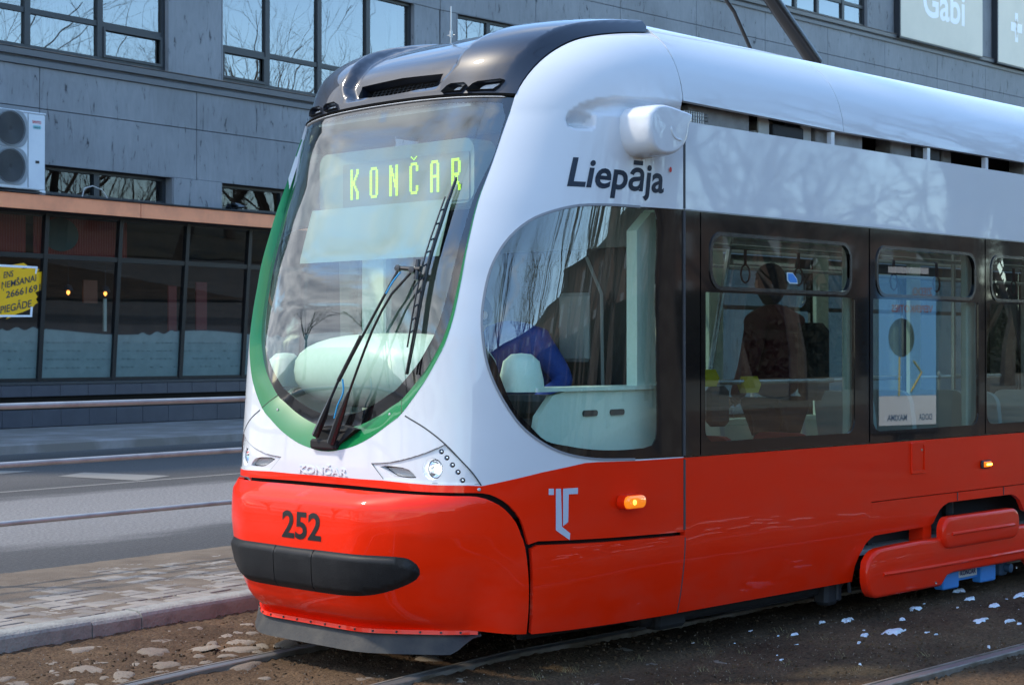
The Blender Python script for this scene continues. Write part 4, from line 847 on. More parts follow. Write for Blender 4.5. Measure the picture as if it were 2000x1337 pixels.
ring_part('green_ring', 2, m_split + 1, GREEN, (1, -1)); ring_part('green_ring_lower', m_split, len(A_), GREEN, (1, -1))
for sg_ in (1, -1):
    q = MB(); i = m_split; p0_ = Vector(at(A_[i, 0] * sg_, A_[i, 1], .0)); p1_ = Vector(PG(np.array([INN[i, 0] * sg_]), np.array([INN[i, 1]]))[0]); q.tube([p0_, (p0_ + p1_) / 2 + Vector((-.004, 0, 0)), p1_], .003, 5); q.build('panel_joint', mat('dark_green_joint', (.0, .03, .01), .6), tram)
GIN = [(0, 2.868)] + [(a, 2.866 - .026 * (a / .868) ** 2) for a in np.linspace(.08, .8, 9)] + [(float(INN[0, 0]), 2.838)] + [tuple(q) for q in INN[2:]]
FRI = np.array(INN); FT = np.gradient(FRI, axis=0); FT /= np.hypot(*FT.T)[:, None]; FN = np.stack([FT[:, 1], -FT[:, 0]], 1); FN *= np.where((FN * (np.array([0, 2.0]) - FRI)).sum(1) < 0, -1, 1)[:, None]
fw_ = pchip([1.15, 1.5, 2.2, 2.9], [.068, .055, .032, .018]); FI = FRI + FN * fw_(FRI[:, 1])[:, None]; FI[-1, 0] = 0
FRIT = [(0, 2.845)] + [(a, 2.843 - .026 * (a / .868) ** 2) for a in np.linspace(.08, .8, 9)] + [(float(q[0]), float(q[1])) for q in FI[3:] if q[0] >= 0]
vg, fg, cg = triang([GIN, FRIT], .05)
ing = inpoly(GIN, cg); inf_ = inpoly(FRIT, cg)
patch('windscreen', vg, fg[ing & inf_], GLW, tram, fn=PG, thick=0, mirror=True)
patch('windscreen_frit', vg, fg[ing & ~inf_], BLACKG, tram, fn=PG, thick=.006, mirror=True)
# seams of the front flap, and screws
GSK = mat('seam_gasket', (.05, .05, .055), .6)
ribbon('panel_joint', flapl, .007, GSK, tram, off=.001, mirror=True)
ribbon('panel_joint', pod[:22], .004, mat('joint_shadow_grey', (.12, .12, .13), .6), tram, off=.0, mirror=True)
ribbon('panel_joint', [(float(a), float(p)) for a, p in [( .437, .9615), (.3501, 1.0338)]], .003, mat('joint_shadow_grey', (.12, .12, .13), .6), tram, off=.0, mirror=True)
for sg_ in (1, -1):
    for (a, p) in ((.955, .926), ):
        q = MB(); q.lathe([(.009, -.002), (.009, .002), (.004, .003), (0, .001)], at(a * sg_, p), nat(a * sg_, p), 10); q.build('screw', STEEL, tram)
    j = m_split + 3; c_ = (P(np.array([A_[j, 0] * sg_]), np.array([A_[j, 1]]))[0] * .45 + PG(np.array([INN[j, 0] * sg_]), np.array([INN[j, 1]]))[0] * .55)
    q = MB(); q.lathe([(.008, -.002), (.008, .003), (0, .004)], Vector(c_) + Vector((-.005, 0, 0)), (-1, 0, .1), 10); q.build('screw', STEEL, tram)
# wiper well
def wp(a, p, off=.0): return at(a, p, off)
cav = [(-.0797, 1.2024), (-.0685, 1.0873), (-.0038, 1.0796), (.0592, 1.0874), (.2204, 1.1967)]
q = MB(); V = [wp(a, p, .002) for a, p in cav] + [wp(.07, 1.215, -.035)]; V2 = [v + Vector((.05, 0, 0)) for v in V]; q.add(V, [(0, 1, 2, 3, 4, 5)]); q.add(V + V2, [(i, (i + 1) % 6, 6 + (i + 1) % 6, 6 + i) for i in range(6)]); q.build('wiper_well', VDARK, tram)
# ---- bumper skirt
EZ = pchip([.2, .24, .3, .45, .6, .7], [.11, .10, .08, .045, .012, 0]); HB = pchip([0, .40, .58, .70, .85, 1.0, 1.25], [1, .97, .68, .40, .15, .06, .04]); GB = pchip([.2, .235, .27, .35, .5, .72, .83, .852, .868, .9, .925], [.0, .03, .085, .145, .175, .183, .177, .168, .145, .05, .02])
def PBm(a, z):
    a = np.asarray(a, float); z = np.asarray(z, float); k_ = ssm(np.abs(a), .30, .72) * (1 - ssm(np.abs(a), .92, 1.2)); return P(a, z) + nrm(P, a, z) * (HB(np.abs(a)) * GB(z) - EZ(z) * k_)[..., None]
bl = smooth_line([(0, .902), (.2622, .902), (.6865, .898), (.8257, .896), (.945, .893), (1.015, .868), (1.07, .830), (1.122, .765), (1.148, .70), (1.168, .64), (1.195, .45), (1.216, .216)], .03)
BUM = bl + [(.8, .222), (0, .214)]
ys_black = smooth_line([(0, .602), (.2184, .6039), (.4452, .6037), (.6139, .6021), (.6729, .587), (.7036, .5432), (.6866, .4948), (.6012, .4449), (.5017, .4108), (.3769, .3961), (.1893, .3925), (0, .3925)], .02)
vb, fb, cbt = triang([BUM, ys_black], .04); ib = inpoly(BUM, cbt); ik = inpoly(ys_black, cbt)
patch('bumper_shell', vb, fb[ib & ~ik], RED, tram, fn=PBm, thick=.03, mirror=True)
def blk_disp(a, p):
    a = np.asarray(a, float); q = np.stack([np.abs(a).ravel(), np.asarray(p, float).ravel()], 1); yb_ = ys_black + [(-.4, .3925), (-.4, .602)]
    sdd = dpoly(yb_, q) * np.where(inpoly(yb_, q), 1, -1); return (.022 * ssm(sdd, -.002, .035)).reshape(a.shape)
for (x0, x1) in ((-.90, -.150), (-.145, .145), (.150, .90)):
    pl = [(a, p) for a, p in ys_black]; full = pl + [(-a, p) for a, p in pl[::-1]][1:-1]
    cut = []                                         # clip the closed outline to the strip x0..x1
    for (a1, p1), (a2, p2) in zip(full, full[1:] + full[:1]):
        for lim in (x0, x1):
            if (a1 - lim) * (a2 - lim) < 0: t_ = (lim - a1) / (a2 - a1); cut.append((lim, p1 + (p2 - p1) * t_)) if x0 <= lim <= x1 else None
        if x0 <= a2 <= x1: cut.append((a2, p2))
    ca = np.mean([c_[0] for c_ in cut]); cut.sort(key=lambda c_: math.atan2(c_[1] - .5, c_[0] - ca))
    v3, f3_, c3 = triang([cut], .022, step=.02); patch('bumper_pad', v3, f3_[inpoly(cut, c3)], BUMPM, tram, fn=PBm, disp=blk_disp, thick=.03)
# added black strips keeping interior light out of the gaps, rubber skirt with clamp strip and bolts
q = MB(); ga = np.linspace(-1.25, 1.25, 60); V = []
for z_ in (.78, 1.0): V += [Vector(at(a, z_, -.06)) for a in ga]
q.add(V, [(i, i + 1, 60 + i + 1, 60 + i) for i in range(59)]); q.build('gap_light_block', VDARK, tram)
for fl in (1, -1):
    q = MB(); ga = np.linspace(1.1, 2.15, 30) * fl; V = [Vector(at(a, z_, -.05)) for z_ in (.56, .72) for a in ga]; q.add(V, [(i, i + 1, 30 + i + 1, 30 + i) for i in range(29)]); q.build('gap_light_block', VDARK, tram)
q = MB(); sa = np.linspace(-1.02, 1.02, 50); V = []
lv = [(.226, -.055), (.20, -.04), (.16, -.02), (.118, .0), (.118, -.012), (.2, -.055), (.226, -.07)]
for a in sa:
    for z_, o_ in lv:
        k = 1 - ssm(abs(a), .84, 1.02) * (.85 if z_ < .2 else 0); zz = .226 - (.226 - z_) * float(k); b_ = PBm(np.array([a * .985]), np.array([.3]))[0]; n_ = nrm(PBm, np.array([a * .985]), np.array([.5]))[0]; n_[2] = 0; n_ /= np.linalg.norm(n_); V.append((b_[0] + n_[0] * (o_ - .02), b_[1] + n_[1] * (o_ - .02), zz))
ml = len(lv); q.add(V, [(i * ml + j, (i + 1) * ml + j, (i + 1) * ml + j + 1, i * ml + j + 1) for i in range(49) for j in range(ml - 1)]); q.build('rubber_skirt', SKIRT, tram, True)
q = MB(); V = []
for a in sa * .97:
    b_ = PBm(np.array([a]), np.array([.3]))[0]; n_ = nrm(PBm, np.array([a]), np.array([.5]))[0]; n_[2] = 0; n_ /= np.linalg.norm(n_)
    for z_, o_ in ((.235, -.08), (.232, -.045), (.212, -.042), (.208, -.08)): V.append((b_[0] + n_[0] * o_, b_[1] + n_[1] * o_, z_))
q.add(V, [(i * 4 + j, (i + 1) * 4 + j, (i + 1) * 4 + j + 1, i * 4 + j + 1) for i in range(49) for j in range(3)]); q.build('clamp_strip', RED, tram)
for a in np.linspace(-.9, .9, 17):
    b_ = PBm(np.array([a]), np.array([.3]))[0]; n_ = nrm(PBm, np.array([a]), np.array([.5]))[0]; n_[2] = 0; n_ /= np.linalg.norm(n_); q = MB(); q.lathe([(.006, 0), (.006, .004), (0, .005)], b_ * [1, 1, 0] + n_ * -.044 + np.array([0, 0, .222]), n_, 7); q.build('bolt', DARK, tram)
# ---- lettering on the front and the side
fB = lambda u, v, d: at(-u, v, d, PBm)               # u grows to the right seen from the front (towards the near side = +a)
fBn = lambda u, v, d: at(u, v, d, PBm)
INK = mat('black_ink', (.006, .006, .007), .35); NAVY = mat('navy_lettering', (.006, .012, .03), .3, spec=.35, noise=(9, (.015, .026, .05), .45, .7))
lettering('number_lettering', '252', (-.100, .200, .652, .782), fBn, INK, tram, .024, .98)
fC = lambda u, v, d: at(u, v, d)
lettering('raised_lettering', 'KON\u010cAR', (-.195, .180, .963, .998), fC, WHITE, tram, .028, 1.0, thick=.004)
lettering('city_lettering', 'Liepa\u0304ja'.replace('a\u0304', '\u0101'), (1.272, 1.935, 2.412, 2.555), fC, NAVY, tram, .022, 1.0)
q = MB(); q.add([fC(1.978 + .011 * math.cos(k * .524), 2.535 + .0145 * math.sin(k * .524), .007) for k in range(12)], [tuple(range(12))[::-1]]); q.build('red_dot', mat('red_dot_ink', (.65, .03, .02), .4), tram)
LG = mat('logo_silver', (.50, .56, .66), .35)
for pg in ([(1.2846, .9205), (1.3116, .9191), (1.3122, .8891), (1.2852, .8905)], [(1.3225, .9186), (1.3502, .9171), (1.3586, .7311), (1.4043, .6952), (1.4017, .6622), (1.3256, .7158)], [(1.3614, .9165), (1.4446, .917), (1.4452, .8867), (1.3931, .8872), (1.3922, .7514), (1.3641, .7332)]):
    q = MB(); q.add([fC(a, p, .003) for a, p in pg], [tuple(range(len(pg)))]); q.build('operator_logo', LG, tram)
# ---- lower side panel of the cab
LOW = [(1.2, .632), (1.236, .6485), (1.6, .6355), (seam_at(.622) - .003, .622)] + seam_rng(.6, .208, .003) + [(1.24, .214)]
LOW = [(1.213, .56)] + LOW[1:] if False else LOW
v4, f4, c4 = triang([LOW], .06)
for fl in (False, True): patch('skirt_flap', v4, f4[inpoly(LOW, c4)], RED, tram, off=.006, thick=.03, flip_y=fl)
# ---- straight side
def side_part(name, polys_in, holes, m_, off=0.0, thick=.02, grid=.12, step=.06, both=True, parent=None):
    v_, f_, c_ = triang([polys_in] + holes, grid, step=step); ok = inpoly(polys_in, c_)
    for h in holes: ok &= ~inpoly(h, c_)
    r_ = []
    for fl in ((False, True) if both else (False,)): r_.append(patch(name, v_, f_[ok], m_, parent or tram, fn=PS, off=off, thick=thick, flip_y=fl))
    return r_
X1 = 7.036
arch = smooth_line([(8.723, .212), (8.735, .30), (8.762, .365), (8.80, .415), (8.87, .458), (8.948, .479)], .03)[:-1] + [(9.55, .480), (9.592, .495), (9.625, .535), (9.66, .573), (9.72, .602), (9.778, .616)]
bog_c = 10.195
arch2 = arch + [(2 * bog_c - x, z) for x, z in arch[::-1]]
RP = [(X1, .206), (8.723, .206)] + [(8.723, .212)] + [(8.80, .415)] + [(8.823, .677), (XE - 3.6, .677), (XE - 3.6, .206), (XE, .206), (XE, 1.028), (X1, 1.028)]
side_part('lower_side_panel', [(X1, .206), (8.719, .206), (8.722, .30), (8.755, .367), (8.797, .416), (8.852, .679), (2 * bog_c - 8.852, .679), (2 * bog_c - 8.797, .416), (2 * bog_c - 8.72, .206), (XE, .206), (XE, 1.028), (X1, 1.028)], [], RED, 0, .03)
side_part('wheel_arch_panel', [(8.8, .412)] + [(8.86, .673), (2 * bog_c - 8.86, .673), (2 * bog_c - 8.8, .412)] + [(2 * bog_c - x, z) for x, z in arch[4:]] + arch[4:][::-1], [], RED, -.004, .03, .08, .03)
for x_ in (9.885, 10.5): ribbon('panel_joint', [(x_, .62), (x_, .674)], .005, GSK, tram, PS, .001)
side_part('upper_side_panel', [(X1, 2.338), (XE, 2.338), (XE, 2.79), (X1, 2.80)], [], WHITE, 0, .03)
for fl in (1,):
    pass
# joints between cab and side
for p0, p1, m_ in ((.21, .61, GSK), (.65, 1.02, GSK), (1.04, 2.33, GSK), (2.34, 2.80, GSK)):
    ribbon('panel_joint', [(X1 - .003, z_) for z_ in np.linspace(p0, p1, 12)], .016, m_, tram, PS, .003)
for s_ in (1, -1): q = MB(); q.box((7.036, YC - s_ * 1.125, 1.68), (.06, .012, 1.3)); q.build('seam_backing', VDARK, tram)
# windows: black glazed band with clear panes let in
wins = [(7.18, 8.828, (7.274, 8.617), (7.216, 8.675)), (8.842, 10.245, (8.928, 10.102), (8.876, 10.160)), (10.259, 11.66, (10.343, 11.52), (10.273, 11.58)), (11.674, 13.1, (11.76, 12.96), (11.71, 13.02)), (13.114, 14.55, (13.2, 14.4), (13.15, 14.46))]
GLH = glass('hopper_glass', (.42, .52, .51), 1.75, add=.03)
GL_IN = mat('hopper_frame', (.012, .012, .013), .25, coat=1)
for (x0, x1, h_, pn) in wins:
    hop = rrect(h_[0], h_[1], 1.938, 2.212, .085, 7); pane = rrect(pn[0], pn[1], 1.102, 1.905, [.012, .012, .075, .075], 6)
    for fr_o in side_part('window', [(x0, 1.036), (x1, 1.036), (x1, 2.330), (x0, 2.330)], [hop, pane], BLACKG, -.002, .02, .14, .05):
        fl = fr_o.data.vertices[0].co.y > YC
        v5, f5, c5 = triang([pane], .3, step=.1); patch('pane', v5, f5[inpoly(pane, c5)], GLX, fr_o, fn=PS, off=-.006, thick=0, flip_y=fl)
        v5, f5, c5 = triang([hop], .3, step=.06); patch('hopper_pane', v5, f5[inpoly(hop, c5)], GLH, fr_o, fn=PS, off=-.010, thick=0, flip_y=fl)
        big = rrect(h_[0] - .02, h_[1] + .02, 1.918, 2.232, .10, 7)
        v5, f5, c5 = triang([big, hop], .3, step=.05); patch('hopper_frame', v5, f5[inpoly(big, c5) & ~inpoly(hop, c5)], GL_IN, fr_o, fn=PS, off=.004, thick=.016, flip_y=fl)
side_part('glazing_strip', [(X1 + .002, 1.036), (7.170, 1.036), (7.170, 2.330), (X1 + .002, 2.330)], [], BLACKG, -.002, .02)
side_part('glazing_strip', [(14.56, 1.036), (XE, 1.036), (XE, 2.330), (14.56, 2.330)], [], BLACKG, -.002, .02)
STR = mat('edge_trim', (.30, .31, .33), .35, metal=.6)
ribbon('edge_trim', [(x, 2.334) for x in np.linspace(X1, XE, 30)], .006, STR, tram, PS, .002)
# blue square sticker on the first hopper pane
q = MB(); q.add([PS(np.array([x]), np.array([z]))[0] + [0, .003, 0] for x, z in [(7.972, 2.035), (8.03, 2.035), (8.075, 2.0), (8.08, 1.972), (8.0, 1.972), (7.975, 1.99)]], [tuple(range(6))]); q.build('sticker_border', mat('sticker_pale', (.6, .7, .72), .5), tram)
q = MB(); q.add([PS(np.array([x]), np.array([z]))[0] + [0, .001, 0] for x, z in [(7.982, 2.029), (8.028, 2.029), (8.068, 1.998), (8.072, 1.979), (8.003, 1.979), (7.984, 1.994)]], [tuple(range(6))]); q.build('blue_sticker', mat('sticker_blue', (.03, .22, .62), .5), tram)
# ---- roof: shells, deck, equipment behind the slot
for (x0, x1) in ((7.036, 8.555), (8.561, 12.2), (12.206, XE)):
    zb0 = 2.877 - .000; shell = [(x0, 2.885 if x0 < 7.5 else 2.862), (x1, 2.862), (x1, 3.75), (x0, 3.75)]
    v6, f6, c6 = triang([shell], .05 if x0 < 9 else .09, step=.08)
    for fl in (False, True): patch('roof_shell', v6, f6[inpoly(shell, c6)], WHITE, tram, fn=PS, thick=.03, flip_y=fl)
GRYM = mat('roof_equipment_grey', (.36, .35, .33), .6, noise=(5, (.2, .19, .18), .4, .7))
q = MB(); q.box(((7.03 + XE) / 2, YC, 3.40), (XE - 7.03, 1.13, .02)); q.build('roof_deck', GRYM, tram)
q = MB(); q.box(((7.05 + XE) / 2, YC, 2.72), (XE - 7.05, 2.20, .03)); q.build('roof_floor', VDARK, tram)
for s_ in (1, -1):
    q = MB(); yv = YC - s_ * .98; q.box(((7.05 + XE) / 2, yv + s_ * .12, 2.88), (XE - 7.1, .02, .3)); q.build('equipment_backing', VDARK, tram)
    for (x, l, y_, h, hh, m_) in ((7.45, .55, .03, 2.79, .12, GRYM), (7.95, .10, .0, 2.80, .10, GRYM), (8.08, .30, .05, 2.78, .1, DARK), (8.38, .16, -.02, 2.8, .14, GRYM), (8.62, .5, .04, 2.8, .14, GRYM), (9.05, .05, -.1, 2.8, .12, WHITE), (9.35, .24, .02, 2.8, .12, GRYM), (9.62, .3, .05, 2.79, .13, DARK), (9.98, .12, -.02, 2.8, .1, GRYM), (11.2, .5, .03, 2.8, .12, GRYM)):
        q = MB(); q.box((x, yv - s_ * y_, h + hh / 2), (l, .12, hh), 0, .008); q.build('roof_equipment', m_, tram)
    for x in (8.46, 9.55, 10.30, 11.1, 12.0, 13.0, 14.1):
        q = MB(); q.box((x, YC - s_ * 1.12, 2.83), (.035, .03, .09)); q.build('shell_bracket', WHITE, tram)
    for x in (7.86, 8.28):
        q = MB(); q.lathe([(.05, .0), (.05, .07), (.03, .075), (0, .075)], (x, yv - s_ * .02, 2.765), (0, 0, 1), 14); q.prism([(-.05, 0), (.05, 0), (.05, .09), (.02, .12), (-.05, .12)], lambda u, v, d: (x + u, yv - s_ * d, 2.8 + v), .08, .09); q.build('lifting_lug', mat('lug_cream', (.5, .49, .44), .6), tram)
    q = MB()
    for k in range(9): q.tube([(7.1 + k * .02, YC - s_ * 1.10, 2.80), (7.1 + k * .02, YC - s_ * 1.10, 2.87)], .003, 4)
    for k in range(4): q.tube([(7.08, YC - s_ * 1.10, 2.81 + k * .018), (7.3, YC - s_ * 1.10, 2.81 + k * .018)], .003, 4)
    q.build('vent_mesh', STEEL, tram)
# ---- dark roof cowl at the front: two raised lobes with a sunken channel and an air intake
COWLP = [(0, 2.885)] + [(a, 2.885 - .028 * (a / .868) ** 2) for a in np.linspace(.08, .8, 9)] + [(.872, 2.856)] + [(a - .003, p + .008) for a, p in arc[1:-1]] + [(seam_at(3.38), 3.38)] + [(seam_at(p), p) for p in (3.42, 3.45, 3.48, 3.498)] + [(0, 3.503)]
def chan(p): return .36 + .07 * ssm(p, 2.93, 3.02) + .20 * ssm(p, 3.02, 3.45)
def cowl_disp(a, p):
    a = np.abs(np.asarray(a, float)); p = np.asarray(p, float); sh = a.shape; q = np.stack([a.ravel(), p.ravel()], 1)
    edge = dpoly([(a_, p_) for a_, p_ in COWLP[1:]], q, closed=False).reshape(sh); edge2 = dpoly([(x, y) for x, y in arc], q, False).reshape(sh)
    lift = .052 * np.clip((edge2 - .004) / .091, 0, 1) * ssm(p, 2.865, 3.14); c_ = chan(p)
    rec = np.clip((c_ + .028 - a) / .056, 0, 1) * ssm(p, 2.915, 2.95) ; return lift - .05 * rec * (1 - .6 * ssm(p, 3.2, 3.45)) - .0 * edge + .003
INT = [(0, 2.900 + .012), (.155, 2.909 + .006), (.27, 2.925), (.315, 2.955), (.335, 3.018), (0, 3.030)]
lampA = [(.418, 2.8845), (.447, 2.9125), (.470, 2.9215), (.555, 2.9195), (.572, 2.907), (.545, 2.8815)]; lampB = [(.578, 2.8795), (.612, 2.909), (.64, 2.918), (.765, 2.9235), (.79, 2.9175), (.768, 2.892), (.742, 2.8755)]
AR = np.array(arc); AT = np.gradient(AR, axis=0); AT /= np.hypot(*AT.T)[:, None]; AN_ = np.stack([-AT[:, 1], AT[:, 0]], 1); CRW = .095
crease = [(float(a), float(p)) for a, p in AR + AN_ * CRW]; crease = [q_ for q_ in crease if q_[1] > 2.90]; CRL = crease + [(float(a) - .002, float(p) + .004) for a, p in AR[::-1] if p > 2.90]
def chl(p0, o): return [(float(chan(p)) + o, float(p)) for p in np.linspace(p0, 3.49, 30)]
CHL = chl(2.935, .028) + chl(2.935, -.028)[::-1]
v7, f7, c7 = triang([COWLP, INT, lampA, lampB, CRL, CHL], .05, ((0.0, 1.66, 2.9, 3.50), .022), .02)
ok = inpoly(COWLP, c7) & ~inpoly(INT, c7) & ~inpoly(lampA, c7) & ~inpoly(lampB, c7)
patch('roof_cowl', v7, f7[ok], COWL, tram, disp=cowl_disp, thick=.05, mirror=True)
q = MB(); IV = [at(a, p, -.09) + Vector((.06, 0, .0)) for a, p in INT] + [at(-a - 1e-6, p, -.09) + Vector((.06, 0, 0)) for a, p in INT]
q.add(IV[:6], [tuple(range(6))]); q.add(IV[6:], [tuple(range(6))[::-1]])
for sg_ in (1, -1):
    I2 = [at(a * sg_ + 1e-6 * sg_, p, -.02) for a, p in INT]; I3 = [at(a * sg_ + 1e-6 * sg_, p, -.09) + Vector((.06, 0, 0)) for a, p in INT]; q.add(I2 + I3, [(i, i + 1, 7 + i, 6 + i) for i in range(5)])
q.build('air_intake', RUB, tram)
q = MB()
for k in range(-8, 9): q.tube([at(k * .036, 2.925, -.055) + Vector((.03, 0, 0)), at(k * .036, 3.02, -.055) + Vector((.03, 0, 0))], .003, 4)
for p in (2.93, 2.95, 2.97, 2.99, 3.01): q.tube([at(a, p, -.055) + Vector((.03, 0, 0)) for a in np.linspace(-.3, .3, 9)], .002, 4)
q.build('intake_grille', DARK, tram)
for nm, lp in (('marker_lamp', lampA), ('indicator_lamp', lampB)):
    for sg_ in (1, -1):
        q = MB(); n_ = len(lp); A1 = [at(a * sg_, p, .02) for a, p in lp]; A2 = [at((a + .012) * sg_, p + .002, -.035) + Vector((.02, 0, 0)) for a, p in lp]; q.add(A1 + A2, [(i, (i + 1) % n_, n_ + (i + 1) % n_, n_ + i) for i in range(n_)]); q.add([v + Vector((.004, 0, 0)) for v in A2], [tuple(range(n_))])
        lo = q.build(nm, DARK, tram)
        cx_ = np.mean([a for a, p in lp]) + .02; cp_ = np.mean([p for a, p in lp]); q = MB(); q.add([at((cx_ + (a - cx_) * .72 + .012) * sg_, cp_ + (p - cp_) * .72, -.010) + Vector((.006, 0, 0)) for a, p in lp], [tuple(range(n_))]); q.build('lens', mat('clear_lens', (.80, .82, .84), .25, metal=.2, bump=(250, 1.0)), lo)
        if nm == 'marker_lamp':
            q = MB(); q.lathe([(.016, 0), (.012, .008), (0, .011)], at(.51 * sg_, 2.9, -.02) + Vector((.01, 0, 0)), nat(.51 * sg_, 2.9), 12); q.build('bulb', mat('lit_white_lamp', (1, 1, 1), .3, emit=(.9, .95, 1), estr=.8), lo)
ribbon('panel_joint', [(a, 2.878 - .026 * (a / .868) ** 2) for a in np.linspace(-.86, .86, 60)], .014, mat('windscreen_top_seal', (.008, .008, .008), .95, spec=.0), tram, P, .002)
q = MB(); q.add([Vector(at(a, 3.50, -.01)) for a in np.linspace(-.5, .5, 12)] + [(7.3, YC + .5, 3.405), (7.3, YC - .5, 3.405)], [tuple(range(14))]); q.build('cowl_rear', COWL, tram)
# ---- headlamps, fog lamps and small lamps in the front flap
LIT = mat('headlamp_bulb_lit', (1, 1, 1), .2, emit=(.93, .97, 1.0), estr=6.0); CL = GLL
for sg_ in (1, -1):
    o0 = at(HC[0] * sg_, HC[1], -.008); nn = (nat(HC[0] * sg_, HC[1]) * .55 + Vector((-1, 0, 0)) * .75).normalized()
    q = MB(); ringp = [at(a * sg_, p, -.006) for a, p in headp]; inn = [o0 - nn * .035 + (v - o0) * .82 for v in ringp]; q.add(ringp + inn, [(i, (i + 1) % 20, 20 + (i + 1) % 20, 20 + i) for i in range(20)]); hl = q.build('headlight', WHITE, tram, True)
    c_ = o0 - nn * .03; q = MB(); q.lathe([(.044, .006), (.038, -.006), (.026, -.02), (.012, -.03), (0, -.032)], c_, nn, 24); q.build('reflector', LENS, hl, True)
    q = MB(); q.lathe([(.047, -.004), (.047, .008), (.043, .008), (.043, -.004)], c_, nn, 24); q.build('bezel', RUB, hl)
    q = MB(); q.lathe([(.0, .0), (.013, -.004), (.015, -.012), (0, -.02)], c_ - nn * .004, nn, 12); q.build('bulb', LIT, hl, True)
    q = MB(); q.lathe([(.043, .005), (.035, .014), (.018, .02), (0, .022)], c_, nn, 24); q.build('lens', CL, hl, True)
    n_ = len(fogp); A1 = [at(a * sg_, p, -.006) for a, p in fogp]; A2 = [at((a + .020) * sg_, p, -.036) for a, p in fogp]; q = MB(); q.add(A1 + A2, [(i, (i + 1) % n_, n_ + (i + 1) % n_, n_ + i) for i in range(n_)]); fo_ = q.build('indicator_light', WHITE, tram)
    cm = (np.mean([a for a, p in fogp]) + .028, np.mean([p for a, p in fogp])); q = MB(); q.add([at((cm[0] + (a - cm[0] + .01) * .78) * sg_, cm[1] + (p - cm[1]) * .8, -.026) for a, p in fogp], [tuple(range(n_))]); q.build('lens', mat('ribbed_grey_lens', (.42, .42, .42), .3, bump=(160, 1)), fo_)
    q = MB(); q.add([at((a + .012) * sg_, p, -.030) for a, p in fogp], [tuple(range(n_))]); q.build('housing', RUB, fo_)
    for (a, p) in smalls:
        o1 = at(a * sg_, p, -.006); n1_ = (nat(a * sg_, p) * .6 + Vector((-1, 0, 0)) * .6).normalized(); cl_ = [at(x * sg_, y, -.006) for x, y in circ(a, p, .0135, 10)]; q = MB(); q.add(cl_ + [o1 - n1_ * .014 + (v - o1) * .85 for v in cl_], [(i, (i + 1) % 10, 10 + (i + 1) % 10, 10 + i) for i in range(10)]); sl_ = q.build('small_lamp', WHITE, tram)
        q = MB(); q.lathe([(.0125, -.016), (.0115, -.004), (.009, -.003), (.0085, -.009), (0, -.009)], o1, n1_, 12); q.build('bezel', RUB, sl_, True); q = MB(); q.lathe([(.0085, -.009), (.006, -.002), (0, .0)], o1, n1_, 10); q.build('lens', LENS, sl_, True)
    # orange side marker
    c_ = at(1.758 * sg_, .829); n1_ = nat(1.758 * sg_, .829); tv = Vector((1, 0, 0)); 
    def oval(w_, h_, d, s_=0): return [tuple(c_ + tv * (u + s_) + Vector((0, 0, v)) + n1_ * d) for u, v in rrect(-w_, w_, -h_, h_, h_ * .98, 6)]
    q = MB(); n_ = 28; A1 = oval(.088, .038, 0); A2 = oval(.086, .037, .045); q.add(A1 + A2, [(i, (i + 1) % n_, n_ + (i + 1) % n_, n_ + i) for i in range(n_)] + [tuple(range(n_, 2 * n_))]); sm_ = q.build('side_marker', RED, tram, True)
    q = MB(); A1 = oval(.080, .033, .044); A2 = oval(.078, .031, .058); A3 = oval(.066, .022, .066); q.add(A1 + A2 + A3, [(k * n_ + i, k * n_ + (i + 1) % n_, (k + 1) * n_ + (i + 1) % n_, (k + 1) * n_ + i) for k in range(2) for i in range(n_)] + [tuple(range(2 * n_, 3 * n_))]); q.build('lens', mat('amber_lens', (.85, .20, .01), .12, coat=1, emit=(1, .25, .01), estr=.25), sm_, True)
    q = MB(); q.lathe([(.014, 0), (.012, .004), (0, .006)], c_ + n1_ * .066 - tv * .022, n1_, 10); q.build('bulb', mat('amber_bulb', (1, .6, .1), .3, emit=(1, .45, .04), estr=1.4), sm_)
# small lit lamp, hatch on the side
sidep = lambda x, z, d=0: Vector(PS(np.array([x]), np.array([z]))[0]) + Vector((0, -d, 0))
for x in (10.24, 12.6):
    q = MB(); q.box(sidep(x, .839, .008), (.125, .02, .052), 0, .008); sm_ = q.build('side_marker', RUB, tram); q = MB(); q.box(sidep(x, .839, .022), (.10, .012, .034), 0, .006); q.build('lens', mat('amber_lens', (.85, .20, .01), .12), sm_); q = MB(); q.box(sidep(x + .01, .838, .030), (.06, .004, .012)); q.build('bulb', mat('amber_bulb2', (1, .6, .1), .3, emit=(1, .55, .05), estr=4), sm_)
q = MB(); hx, hz = 9.393, .920; pr = rrect(-.088, .088, -.100, .100, .008, 2); pi_ = rrect(-.062, .062, -.078, .078, .006, 2); n_ = len(pr)
A1 = [sidep(hx + u, hz + v, .001) for u, v in pr]; A2 = [sidep(hx + u * .97, hz + v * .97, .010) for u, v in pr]; A3 = [sidep(hx + u, hz + v, .010) for u, v in pi_]; A4 = [sidep(hx + u, hz + v, .002) for u, v in pi_]
q.add(A1 + A2 + A3 + A4, [(k * n_ + i, k * n_ + (i + 1) % n_, (k + 1) * n_ + (i + 1) % n_, (k + 1) * n_ + i) for k in range(3) for i in range(n_)]); ht = q.build('hatch', RED, tram)
q = MB(); q.add([sidep(hx + u, hz + v, .004) for u, v in rrect(-.058, .058, -.074, .074, .004, 2)], [tuple(range(12))]); q.build('hatch_door', RED, ht); q = MB(); q.lathe([(.008, .003), (.008, .008), (0, .009)], sidep(hx + .035, hz + .048), (0, -1, 0), 10); q.build('lock', STEEL, ht)
